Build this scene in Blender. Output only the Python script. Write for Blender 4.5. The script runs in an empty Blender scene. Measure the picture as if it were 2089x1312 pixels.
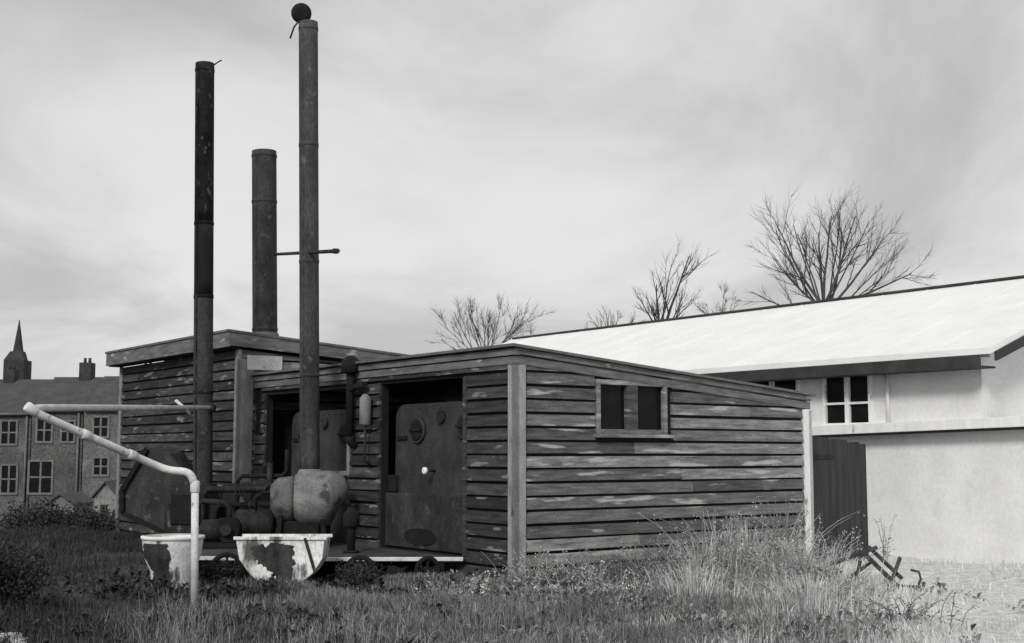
import bpy, math, random
import numpy as np
from mathutils import Vector, Quaternion
random.seed(11); rng = np.random.default_rng(5)
S = bpy.context.scene
COL = S.collection
R = math.radians

# ------------------------------------------------------------------ camera
FPX = 2600.0                       # focal length in photo pixels (photo is 2089 wide)
PITCH = math.atan(270 / FPX)
CZ = 1.6
cam = bpy.data.cameras.new('camera'); camo = bpy.data.objects.new('camera', cam); COL.objects.link(camo)
camo.location = (0, 0, CZ); camo.rotation_euler = (math.pi/2 + PITCH, 0, 0)
cam.sensor_width = 36; cam.lens = 36 * FPX / 2089; cam.clip_end = 5000; cam.clip_start = .1
S.camera = camo

def at(X, Y, D):
    """world point seen at photo pixel X,Y at forward distance D"""
    x = (X - 1044.5) / FPX; y = (656 - Y) / FPX
    d = (x, math.cos(PITCH) - y*math.sin(PITCH), math.sin(PITCH) + y*math.cos(PITCH))
    k = D / d[1]
    return Vector((d[0]*k, D, CZ + d[2]*k))

# ------------------------------------------------------------------ materials
def mat(name, lo, hi, scale=4.0, stretch=(1, 1, 1), rough=.85, island=0.0, metal=0.0,
        spots=None, bump=0.0, spec=.3, detail=6, ramp=(.35, .65), fine=0):
    m = bpy.data.materials.new(name); m.use_nodes = True
    nt = m.node_tree; N = nt.nodes; L = nt.links
    b = N['Principled BSDF']; b.inputs['Roughness'].default_value = rough
    b.inputs['Metallic'].default_value = metal; b.inputs['Specular IOR Level'].default_value = spec
    tc = N.new('ShaderNodeTexCoord'); mp = N.new('ShaderNodeMapping'); mp.inputs['Scale'].default_value = stretch
    L.new(tc.outputs['Object'], mp.inputs['Vector'])
    no = N.new('ShaderNodeTexNoise'); no.inputs['Scale'].default_value = scale; no.inputs['Detail'].default_value = detail
    no.inputs['Roughness'].default_value = .62
    L.new(mp.outputs[0], no.inputs['Vector'])
    mr = N.new('ShaderNodeMapRange'); mr.inputs[1].default_value = ramp[0]; mr.inputs[2].default_value = ramp[1]
    mr.inputs[3].default_value = lo; mr.inputs[4].default_value = hi
    L.new(no.outputs['Fac'], mr.inputs[0])
    val = mr.outputs[0]
    if fine:
        n3 = N.new('ShaderNodeTexNoise'); n3.inputs['Scale'].default_value = scale*14; n3.inputs['Detail'].default_value = 3
        L.new(mp.outputs[0], n3.inputs['Vector'])
        r3 = N.new('ShaderNodeMapRange'); r3.inputs[1].default_value = .3; r3.inputs[2].default_value = .7
        r3.inputs[3].default_value = 1-fine; r3.inputs[4].default_value = 1+fine
        L.new(n3.outputs['Fac'], r3.inputs[0])
        x = N.new('ShaderNodeMath'); x.operation = 'MULTIPLY'; L.new(val, x.inputs[0]); L.new(r3.outputs[0], x.inputs[1]); val = x.outputs[0]
    if island:
        ge = N.new('ShaderNodeNewGeometry')
        r2 = N.new('ShaderNodeMapRange'); r2.inputs[3].default_value = 1-island; r2.inputs[4].default_value = 1+island
        L.new(ge.outputs['Random Per Island'], r2.inputs[0])
        x = N.new('ShaderNodeMath'); x.operation = 'MULTIPLY'; L.new(val, x.inputs[0]); L.new(r2.outputs[0], x.inputs[1]); val = x.outputs[0]
    if spots:                       # wear with a shape of its own: (value, scale, threshold, softness, stretch)
        sv, ss, th, so, st = spots
        m2 = N.new('ShaderNodeMapping'); m2.inputs['Scale'].default_value = st; m2.inputs['Location'].default_value = (3.1, 7.7, 1.3)
        L.new(tc.outputs['Object'], m2.inputs['Vector'])
        n2 = N.new('ShaderNodeTexNoise'); n2.inputs['Scale'].default_value = ss; n2.inputs['Detail'].default_value = 5
        L.new(m2.outputs[0], n2.inputs['Vector'])
        r4 = N.new('ShaderNodeMapRange'); r4.inputs[1].default_value = th; r4.inputs[2].default_value = th+so
        L.new(n2.outputs['Fac'], r4.inputs[0])
        mx = N.new('ShaderNodeMix'); mx.data_type = 'FLOAT'
        L.new(r4.outputs[0], mx.inputs[0]); L.new(val, mx.inputs[2]); mx.inputs[3].default_value = sv; val = mx.outputs[0]
    cc = N.new('ShaderNodeCombineColor')
    for i in range(3): L.new(val, cc.inputs[i])
    L.new(cc.outputs[0], b.inputs['Base Color'])
    if bump:
        bp = N.new('ShaderNodeBump'); bp.inputs['Strength'].default_value = bump; bp.inputs['Distance'].default_value = .02
        L.new(no.outputs['Fac'], bp.inputs['Height']); L.new(bp.outputs[0], b.inputs['Normal'])
    return m

M = {}
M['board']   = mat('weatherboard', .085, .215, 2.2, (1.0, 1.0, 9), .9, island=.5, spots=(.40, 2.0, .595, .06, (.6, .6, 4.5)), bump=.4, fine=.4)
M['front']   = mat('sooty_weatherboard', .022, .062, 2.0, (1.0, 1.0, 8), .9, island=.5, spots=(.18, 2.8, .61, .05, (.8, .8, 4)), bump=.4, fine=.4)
M['shadeback']    = mat('black_shade_backing', .008, .016, 6)  # black backing puts the shade into board grooves and open bays
M['trim']    = mat('grey_trim', .15, .27, 3, (2, 2, .8), .8, spots=(.08, 5, .62, .1, (1, 1, .5)), fine=.2)
M['post']    = mat('pale_grey_post', .24, .38, 3, (2, 2, .8), .8, spots=(.12, 5, .62, .1, (1, 1, .5)), fine=.25)
M['white']   = mat('white_trim', .72, .84, 3, (2, 2, .8), .7, spots=(.25, 6, .66, .08, (1, 1, .5)), fine=.1)
M['fascia']  = mat('fascia_paint', .09, .2, 2.5, (1, 1, 6), .8, spots=(.4, 2.0, .63, .07, (1, 1, 3)), fine=.2)
M['roofing'] = mat('roof_felt', .10, .16, 3, (1, 1, 1), .9, bump=.3, fine=.2)
M['iron']    = mat('sooty_iron', .008, .035, 3.2, (1.5, 1.5, .8), .75, spots=(.11, 9, .6, .1, (1, 1, .6)), spec=.25, fine=.4)
M['mottled'] = mat('blistered_iron', .004, .02, 3.0, (1.5, 1.5, .7), .8, spots=(.07, 14, .60, .08, (1, 1, .5)), spec=.12, fine=.5)
M['steel']   = mat('grey_steel', .02, .055, 2.6, (1.2, 1.2, .7), .75, spots=(.09, 8, .62, .1, (1, 1, .7)), spec=.18, fine=.35)
M['steel2']  = mat('rusted_steel', .03, .075, 2.6, (1.2, 1.2, .35), .75, spots=(.12, 8, .62, .1, (1, 1, .7)), spec=.18, fine=.35)
M['casing']  = mat('boiler_casing', .022, .052, 2.2, (1, 1, 1), .75, spots=(.02, 4, .6, .12, (1, 1, .5)), spec=.3, fine=.25)
M['drum']    = mat('dusty_casing', .12, .25, 3, (1, 1, 1), .85, spots=(.06, 4, .58, .1, (1, 1, 1)), fine=.3)
M['drum2']   = mat('dusty_end_plate', .08, .15, 3, (1, 1, 1), .85, spots=(.04, 4, .58, .1, (1, 1, 1)), fine=.3)
M['rusthole'] = mat('rusted_hole', .008, .06, 5, (1, 1, .6), .95, fine=.4)
M['black']   = mat('black_soot_and_shade', .006, .015, 5, rough=.9)  # sooty ironwork, and black put in where only shade falls
M['pale']    = mat('pale_pipe_paint', .5, .72, 4, (1, 1, 1), .6, spots=(.2, 12, .62, .08, (1, 1, 1)), fine=.15)
M['tub']     = mat('whitewash_worn', .6, .82, 3, (1, 1, .6), .75, spots=(.10, 4.5, .56, .09, (1.6, 1, .45)), fine=.25)
M['render']  = mat('white_render', .68, .78, 1.3, (1, 1, .8), .9, spots=(.50, 1.6, .60, .25, (1, 1, .8)), bump=.2, fine=.06)
M['hallroof']= mat('white_sheet_roof', .78, .86, 1.2, (1, 1, 1), .75, fine=.02)
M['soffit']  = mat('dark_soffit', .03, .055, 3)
M['darkdoor']= mat('dark_boarding', .03, .055, 2, (6, 6, .5), .85, fine=.25)
M['glass']   = mat('dark_glass', .006, .012, 3, rough=.25, spec=.12)
M['sootslab']= mat('sooty_slab', .03, .07, 3, rough=.9, fine=.3)
M['farwin'] = mat('dull_window_trim', .12, .19, 3, fine=.2)
M['stalk']   = mat('weed_stalk', .10, .30, 1.2, island=.6)
M['concrete']= mat('pale_concrete', .42, .6, 3, rough=.9, spots=(.2, 5, .62, .1, (1, 1, 1)), bump=.3, fine=.2)
M['bark']    = mat('bark', .045, .09, 3, (2, 2, .4), .95)
M['timber']  = mat('weathered_timber', .03, .07, 3, (3, 3, .5), .9, fine=.3)
M['stone']   = mat('pale_rubble', .4, .62, 3, bump=.8, fine=.25)
M['houseA']  = mat('stone_house', .09, .15, .5, fine=.5, spots=(.2, .6, .6, .1, (1, 1, 1)))
M['houseB']  = mat('soot_house', .06, .12, .5, fine=.5, spots=(.17, .6, .6, .1, (1, 1, 1)))
M['slate']   = mat('slate', .055, .08, 1.5, fine=.3)
M['church']  = mat('church_stone', .03, .05, .6, fine=.3)
M['weed']    = mat('dark_weeds', .02, .065, .8, island=.6)
M['grass']   = mat('rough_grass', .10, .26, .9, island=.6)
M['straw']   = mat('dry_grass', .42, .74, .7, island=.35)
M['leaf']    = mat('dark_leaf', .02, .05, 2, island=.5)

# ground: dark soil and weeds to the left, pale bleached turf to the right
def ground_mat():
    m = bpy.data.materials.new('ground_turf'); m.use_nodes = True
    nt = m.node_tree; N = nt.nodes; L = nt.links; b = N['Principled BSDF']; b.inputs['Roughness'].default_value = .95
    b.inputs['Specular IOR Level'].default_value = .1
    tc = N.new('ShaderNodeTexCoord'); sp = N.new('ShaderNodeSeparateXYZ'); L.new(tc.outputs['Object'], sp.inputs[0])
    n1 = N.new('ShaderNodeTexNoise'); n1.inputs['Scale'].default_value = .55; n1.inputs['Detail'].default_value = 6; L.new(tc.outputs['Object'], n1.inputs['Vector'])
    n2 = N.new('ShaderNodeTexNoise'); n2.inputs['Scale'].default_value = 7; n2.inputs['Detail'].default_value = 8; n2.inputs['Roughness'].default_value = .7; L.new(tc.outputs['Object'], n2.inputs['Vector'])
    a = N.new('ShaderNodeMath'); a.operation = 'MULTIPLY_ADD'; a.inputs[1].default_value = 3.0; L.new(n1.outputs['Fac'], a.inputs[0]); L.new(sp.outputs[0], a.inputs[2])
    r = N.new('ShaderNodeMapRange'); r.interpolation_type = 'SMOOTHSTEP'
    r.inputs[1].default_value = 1.2; r.inputs[2].default_value = 5.2; L.new(a.outputs[0], r.inputs[0])
    lo = N.new('ShaderNodeMapRange'); lo.inputs[1].default_value = .3; lo.inputs[2].default_value = .7; lo.inputs[3].default_value = .04; lo.inputs[4].default_value = .12; L.new(n2.outputs['Fac'], lo.inputs[0])
    hi = N.new('ShaderNodeMapRange'); hi.inputs[1].default_value = .3; hi.inputs[2].default_value = .62; hi.inputs[3].default_value = .40; hi.inputs[4].default_value = .80; L.new(n2.outputs['Fac'], hi.inputs[0])
    mx = N.new('ShaderNodeMix'); mx.data_type = 'FLOAT'; L.new(r.outputs[0], mx.inputs[0]); L.new(lo.outputs[0], mx.inputs[2]); L.new(hi.outputs[0], mx.inputs[3])
    cc = N.new('ShaderNodeCombineColor')
    for i in range(3): L.new(mx.outputs[0], cc.inputs[i])
    L.new(cc.outputs[0], b.inputs['Base Color'])
    bp = N.new('ShaderNodeBump'); bp.inputs['Strength'].default_value = .8; bp.inputs['Distance'].default_value = .05; L.new(n2.outputs['Fac'], bp.inputs['Height']); L.new(bp.outputs[0], b.inputs['Normal'])
    return m
M['ground'] = ground_mat()

# ------------------------------------------------------------------ mesh builder
class MB:
    def __init__(s): s.v = []; s.f = []; s.mi = []; s.sm = []
    def add(s, vs, fs, mi=0, smooth=False):
        o = len(s.v); s.v += [tuple(p) for p in vs]
        for f in fs: s.f.append([i+o for i in f]); s.mi.append(mi); s.sm.append(smooth)
        return s
    def box(s, a, b, mi=0):
        x0, y0, z0 = (min(a[i], b[i]) for i in range(3)); x1, y1, z1 = (max(a[i], b[i]) for i in range(3))
        return s.add([(x0,y0,z0),(x1,y0,z0),(x1,y1,z0),(x0,y1,z0),(x0,y0,z1),(x1,y0,z1),(x1,y1,z1),(x0,y1,z1)],
              [(0,3,2,1),(4,5,6,7),(0,1,5,4),(1,2,6,5),(2,3,7,6),(3,0,4,7)], mi)
    def beam(s, p, q, w, h, up=(0,0,1), mi=0):
        p = Vector(p); q = Vector(q); d = (q-p).normalized(); up = Vector(up)
        if abs(d.dot(up)) > .98: up = Vector((0, 1, 0))
        a = d.cross(up).normalized()*w/2; c = a.cross(d).normalized()*h/2
        vs = [p-a-c, p+a-c, p+a+c, p-a+c, q-a-c, q+a-c, q+a+c, q-a+c]
        return s.add(vs, [(0,3,2,1),(4,5,6,7),(0,1,5,4),(1,2,6,5),(2,3,7,6),(3,0,4,7)], mi)
    def tube(s, pts, rs, n=12, caps=True, mi=0):
        pts = [Vector(p) for p in pts]
        if not hasattr(rs, '__len__'): rs = [rs]*len(pts)
        o = []; ref = None
        for i, p in enumerate(pts):
            d = (pts[min(i+1, len(pts)-1)] - pts[max(i-1, 0)]).normalized()
            if ref is None:
                ref = Vector((1, 0, 0)) if abs(d.x) < .9 else Vector((0, 1, 0))
            a = (ref - d*ref.dot(d)).normalized(); b = d.cross(a); ref = a
            for k in range(n):
                t = 2*math.pi*k/n; o.append(p + (a*math.cos(t) + b*math.sin(t))*rs[i])
        fs = []
        for i in range(len(pts)-1):
            for k in range(n):
                fs.append((i*n+k, i*n+(k+1) % n, (i+1)*n+(k+1) % n, (i+1)*n+k))
        s.add(o, fs, mi, True)
        if caps:
            b0 = len(s.v) - len(o)
            s.f.append([b0+k for k in range(n)][::-1]); s.mi.append(mi); s.sm.append(False)
            b1 = b0 + (len(pts)-1)*n
            s.f.append([b1+k for k in range(n)]); s.mi.append(mi); s.sm.append(False)
        return s
    def prism(s, poly, ext, mi=0):     # poly: list of 3D points, ext: extrusion vector
        n = len(poly); e = Vector(ext); A = [Vector(p) for p in poly]; B = [p+e for p in A]
        fs = [tuple(range(n))[::-1], tuple(range(n, 2*n))] + [(i, (i+1) % n, n+(i+1) % n, n+i) for i in range(n)]
        return s.add(A+B, fs, mi)
    def build(s, name, mats, parent=None, bevel=0, loc=None):
        me = bpy.data.meshes.new(name); me.from_pydata(s.v, [], s.f)
        if not isinstance(mats, (list, tuple)): mats = [mats]
        for m in mats: me.materials.append(m)
        me.polygons.foreach_set('material_index', s.mi); me.polygons.foreach_set('use_smooth', s.sm)
        me.validate(); me.update()
        import bmesh
        bm = bmesh.new(); bm.from_mesh(me); bmesh.ops.recalc_face_normals(bm, faces=bm.faces); bm.to_mesh(me); bm.free()
        o = bpy.data.objects.new(name, me); COL.objects.link(o)
        if parent is not None: o.parent = parent
        if loc: o.location = loc
        if bevel:
            bv = o.modifiers.new('bevel', 'BEVEL'); bv.width = bevel; bv.segments = 1; bv.limit_method = 'ANGLE'; bv.angle_limit = R(50)
        return o

def tag(o, label=None, cat=None, group=None, kind=None):
    if label: o['label'] = label
    if cat: o['category'] = cat
    if group: o['group'] = group
    if kind: o['kind'] = kind
    return o
def thing(name, label, cat, loc=(0,0,0), rz=0, group=None):
    o = bpy.data.objects.new(name, None); COL.objects.link(o); o.empty_display_size = .2
    o.location = loc; o.rotation_euler = (0, 0, rz)
    return tag(o, label, cat, group)

# ------------------------------------------------------------------ frames of the buildings
RZ = R(36.652)
U = Vector((-math.sin(RZ), math.cos(RZ), 0)); V = Vector((math.cos(RZ), math.sin(RZ), 0))
A0 = Vector((.051, 15.8, 0)); B0 = Vector((-4.607, 21.558, 0)); H0 = Vector((7.53, 20.0, 0))
def local(p, o): q = Vector((p[0], p[1], 0)) - o; return q.dot(V), q.dot(U)

# ------------------------------------------------------------------ ground
def sstep(a, b, t): t = min(1, max(0, (t-a)/(b-a))); return t*t*(3-2*t)
def gz(x, y):
    z = 0.0
    if y > 25: z -= min((y-25)*.05, 2.9)
    near = 1 - sstep(26, 40, y)
    z += near*(.035*math.sin(x*1.7+y*.9) + .03*math.sin(x*.8-y*1.9+1) + .02*math.sin(x*3.1+y*2.3))
    z -= .16*sstep(4.8, 6.5, x)*sstep(18, 21, y)*near
    return z
def axis(lo, hi, step, far):
    a = list(np.arange(lo, hi+1e-6, step)); d = step; l = a[0]; h = a[-1]
    left = []; right = []
    while l > -far: d *= 1.4; l -= d; left.append(l)
    d = step
    while h < far: d *= 1.4; h += d; right.append(h)
    return left[::-1] + a + right
gx = axis(-14, 14, .4, 2500); gy = axis(4, 32, .4, 2500)
mb = MB()
mb.v = [(x, y, gz(x, y)) for y in gy for x in gx]; nx = len(gx)
for j in range(len(gy)-1):
    for i in range(nx-1):
        mb.f.append([j*nx+i, j*nx+i+1, (j+1)*nx+i+1, (j+1)*nx+i]); mb.mi.append(0); mb.sm.append(True)
tag(mb.build('ground', M['ground']), kind='structure')

# ------------------------------------------------------------------ weatherboard walls
PIT = .173; GRV = .034
def clip(poly, a, b):                # keep z <= a + b*s
    out = []
    for i in range(len(poly)):
        p, q = poly[i], poly[(i+1) % len(poly)]
        fp = p[1]-(a+b*p[0]); fq = q[1]-(a+b*q[0])
        if fp <= 0: out.append(p)
        if (fp < 0 < fq) or (fq < 0 < fp):
            t = fp/(fp-fq); out.append((p[0]+t*(q[0]-p[0]), p[1]+t*(q[1]-p[1])))
    return out
def board_wall(mb, mp, s0, s1, z0, ztop, holes=(), seed=1, joint=(2.0, 4.2)):
    """lapped boards with an open shadow groove; mp(s,z,off) -> local point; ztop=(a,b)"""
    rd = random.Random(seed); a, b = ztop; zmax = max(a+b*s0, a+b*s1)
    k = 0
    while z0 + k*PIT < zmax:
        zb = z0 + k*PIT + rd.uniform(-.004, .004); zt = zb + PIT - GRV; k += 1
        iv = [(s0, s1)]
        for h0, h1, hz0, hz1 in holes:
            if hz0 - .06 < (zb+zt)/2 < hz1 + .06:
                n = []
                for p, q in iv:
                    if h1 <= p or h0 >= q: n.append((p, q)); continue
                    if p < h0: n.append((p, h0))
                    if q > h1: n.append((h1, q))
                iv = n
        for p, q in iv:
            c = p
            while c < q - .01:
                e = c + rd.uniform(*joint)
                if q - e < .5: e = q
                dz = rd.uniform(-.003, .003); oo = rd.uniform(-.006, .006); sag = rd.uniform(-.004, .004)
                poly = clip([(c+.002, zb+dz), (e-.002, zb+dz+sag), (e-.002, zt+dz+sag), (c+.002, zt+dz)], a, b)
                if len(poly) > 2:
                    off = lambda z: 0.052 + oo - .020*(z-zb)/(zt-zb)
                    F = [mp(s, z, off(z)) for s, z in poly]; B = [mp(s, z, -.005) for s, z in poly]
                    n = len(poly)
                    mb.add(F+B, [tuple(range(n))] + [tuple(range(n, 2*n))[::-1]] + [(i, n+i, n+(i+1) % n, (i+1) % n) for i in range(n)])
                c = e
def backing(mb, mp, s0, s1, z0, ztop, holes=(), mi=1, th=.12):
    a, b = ztop
    ss = sorted(set([s0, s1] + [t for h in holes for t in h[:2] if s0 < t < s1]))
    zm = max(a+b*s0, a+b*s1)
    zs = sorted(set([z0, zm] + [t for h in holes for t in h[2:] if z0 < t < zm]))
    for i in range(len(ss)-1):
        for j in range(len(zs)-1):
            cs, cz = (ss[i]+ss[i+1])/2, (zs[j]+zs[j+1])/2
            if any(h[0] < cs < h[1] and h[2] < cz < h[3] for h in holes): continue
            poly = clip([(ss[i], zs[j]), (ss[i+1], zs[j]), (ss[i+1], zs[j+1]), (ss[i], zs[j+1])], a, b)
            if len(poly) < 3: continue
            n = len(poly); F = [mp(s, z, 0) for s, z in poly]; B = [mp(s, z, -th) for s, z in poly]
            mb.add(F+B, [tuple(range(n)), tuple(range(n, 2*n))[::-1]] + [(q, (q+1) % n, n+(q+1) % n, n+q) for q in range(n)], mi)
front = lambda s, z, o: (-o, s, z)
side = lambda s, z, o: (s, -o, z)

# ------------------------------------------------------------------ A: boiler house
A = thing('boiler_house', 'dark weatherboarded boiler house with open front bays and small two-pane side window', 'building', A0, RZ)
LS, LF = 5.36, 7.4
SL = .083
ztS = (2.84, -SL)                     # top line of the side wall boards
win = (1.33, 2.45, 1.92, 2.50)
mb = MB(); board_wall(mb, side, 0, LS, .05, ztS, [(1.25, 2.62, 1.80, 2.58)], 3, (1.1, 3.0))
backing(mb, side, 0, LS, -.3, (2.85, -SL), [win])
mb.build('wall', [M['board'], M['shadeback']], A)
holesF = [(1.10, 3.23, .28, 2.60), (4.14, 6.97, .28, 2.58), (7.10, 7.34, 1.98, 2.80)]
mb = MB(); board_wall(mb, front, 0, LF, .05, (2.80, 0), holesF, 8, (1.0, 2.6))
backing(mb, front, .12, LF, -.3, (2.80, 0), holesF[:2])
mb.build('wall', [M['front'], M['shadeback']], A)
mb = MB(); mb.box((LS-.1, .12, -.3), (LS, LF, 2.3)); mb.box((.12, LF-.1, -.3), (LS-.1, LF-.005, 2.3)); mb.build('wall', M['shadeback'], A)
mb = MB(); mb.box((.12, .12, .1), (LS-.1, LF-.1, .28)); mb.build('floor', M['shadeback'], A)
# roof
def sloped_slab(mb, x0, x1, y0, y1, zf, sl, th, mi=0):
    z0 = zf - sl*x0; z1 = zf - sl*x1
    mb.prism([(x0, y0, z0), (x1, y0, z1), (x1, y0, z1-th), (x0, y0, z0-th)], (0, y1-y0, 0), mi)
mb = MB(); sloped_slab(mb, -.14, LS+.12, -.13, LF-.005, 2.945, SL, .035); mb.build('roof', M['roofing'], A)
mb = MB()
for (o, t, b) in ((.085, .045, .125), (.06, .14, .235)):   # two stepped boards along the front and along the verge
    mb.box((-o, -o, 2.945-b), (-.0, LF-.005, 2.945-t))
mb.build('fascia', M['fascia'], A)
mb = MB()
for (o, t, b) in ((.085, .045, .115), (.06, .135, .235)):
    z = lambda x, q: 2.945 - SL*x - q
    mb.prism([(.002, -o, z(0, b)), (LS+.06, -o, z(LS+.06, b)), (LS+.06, -o, z(LS+.06, t)), (.002, -o, z(0, t))], (0, o, 0))
mb.build('fascia', M['fascia'], A)
mb = MB(); mb.box((-.075, -.072, -.1), (.0, .075, 2.70)); mb.box((-.075, -.072, -.1), (.10, -.0, 2.70)); mb.build('corner_board', M['post'], A, .004)
mb = MB(); mb.box((LS-.09, -.075, -.3), (LS+.075, 0, 2.255)); mb.box((LS+.002, -.075, -.3), (LS+.075, .1, 2.25)); mb.build('corner_board', M['white'], A, .004)
# opening trims (dark reveals), pier boards
mb = MB()
for a, b in (((-.02, 3.235, .29), (.05, 3.33, 2.62)), ((-.05, 1.02, .29), (.05, 1.095, 2.6)), ((-.02, 6.975, .29), (.05, 7.06, 2.6))):
    mb = MB(); mb.box(a, b); mb.build('door_jamb', M['front'], A)
mb = MB(); mb.box((-.06, 4.06, 1.28), (.04, 4.135, 2.60)); mb.build('door_jamb', M['trim'], A, .003)
mb = MB(); mb.box((-.058, 4.137, 1.28), (.03, 4.92, 1.345)); mb.build('rail', M['trim'], A, .003)

mb = MB(); mb.box((-.004, 7.1, 1.98), (.04, 7.34, 2.80)); mb.build('window_slot', M['black'], A)
# side window
def side_window(parent, mp, s0, s1, z0, z1, splits, zsplit, frame_m, glass_m, fw=.06, sill=True, depth=.03):
    mb = MB()
    def bx(a, b, c, d, o0, o1):
        p = mp(a, c, o0); q = mp(b, d, o1); mb.box(p, q)
    bx(s0-fw, s0, z0-fw, z1+fw, -.05, .058); bx(s1, s1+fw, z0-fw, z1+fw, -.05, .058)
    bx(s0, s1, z1, z1+fw, -.05, .055); bx(s0, s1, z0-fw, z0, -.05, .055)
    xs = [s0] + [t for t in splits] + [s1]
    for a, b in splits: bx(a, b, z0, z1, -.045, .045)
    edges = [s0] + [t for ab in splits for t in ab] + [s1]
    for t in zsplit: bx(s0+.001, s1-.001, t-.02, t+.02, -.04, .04)
    w = mb.build('window', frame_m, parent, .003)
    zz = [z0] + [t for t in zsplit] + [z1]
    for i in range(0, len(edges), 2):
        for j in range(len(zz)-1):
            g = MB(); g.box(mp(edges[i]+.002, zz[j]+.022 if j else zz[j]+.002, -.03), mp(edges[i+1]-.002, zz[j+1]-(.022 if j < len(zz)-2 else .002), -.02))
            g.build('pane', glass_m, w)
    if sill:
        g = MB(); g.box(mp(s0-fw-.06, z0-fw-.045, .0), mp(s1+fw+.06, z0-fw-.002, .13)); g.build('sill', frame_m, w, .004)
    return w
w = side_window(A, side, win[0], win[1], win[2], win[3], [(1.80, 1.99)], [], M['board'], M['glass'], .065)
# ------------------------------------------------------------------ B: annex
B = thing('annex_shed', 'taller dark weatherboarded shed at left with thick grey flat roof edge', 'building', B0, RZ)
LB, DB = 5.6, 4.2; zB = 3.66; SB = .075
mb = MB(); board_wall(mb, front, .0, LB, .1, (3.36, 0), [], 21, (1.5, 3)); backing(mb, front, 0, LB, -.6, (3.36, 0)); mb.build('wall', [M['front'], M['shadeback']], B)
mb = MB(); board_wall(mb, side, .0, DB, .1, (3.36, -SB), [], 22, (.5, 1.4)); backing(mb, side, .12, DB, -.6, (3.36, -SB)); mb.build('wall', [M['board'], M['shadeback']], B)
mb = MB(); mb.box((.12, LB-.1, -.6), (DB, LB-.005, 3.0)); mb.box((DB-.1, .12, -.6), (DB, LB-.1, 3.0)); mb.build('wall', M['shadeback'], B)
mb = MB(); sloped_slab(mb, -.30, DB+.2, -.16, LB+.28, zB, SB, .04); mb.build('roof', M['roofing'], B)
mb = MB(); mb.box((-.28, -.14, zB-.27), (-.24, LB+.26, zB-.025)); mb.build('fascia', M['fascia'], B, .004)
mb = MB(); z = lambda x, q: zB - SB*x - q
mb.prism([(-.238, -.14, z(0, .25)), (DB+.18, -.14, z(DB+.18, .20)), (DB+.18, -.14, z(DB+.18, .042)), (-.238, -.14, z(-.238, .042))], (0, .04, 0)); mb.build('fascia', M['fascia'], B, .004)
mb = MB(); mb.box((-.238, -.098, zB-.29), (.0, LB+.2, zB-.26)); mb.build('soffit', M['black'], B)  # black underside paints in the shade below the overhang
mb = MB(); mb.box((-.07, -.07, -.1), (0, .06, 3.36)); mb.box((-.07, -.07, -.1), (.22, 0, 3.2)); mb.build('corner_board', M['trim'], B, .004)
mb = MB(); mb.box((.10, -.075, 3.02), (.75, -.046, 3.27)); mb.build('patch_board', M['concrete'], B, .004)
mb = MB(); mb.box((-.065, LB-.07, -.1), (0, LB+.06, 3.36)); mb.build('corner_board', M['trim'], B, .004)

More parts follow.
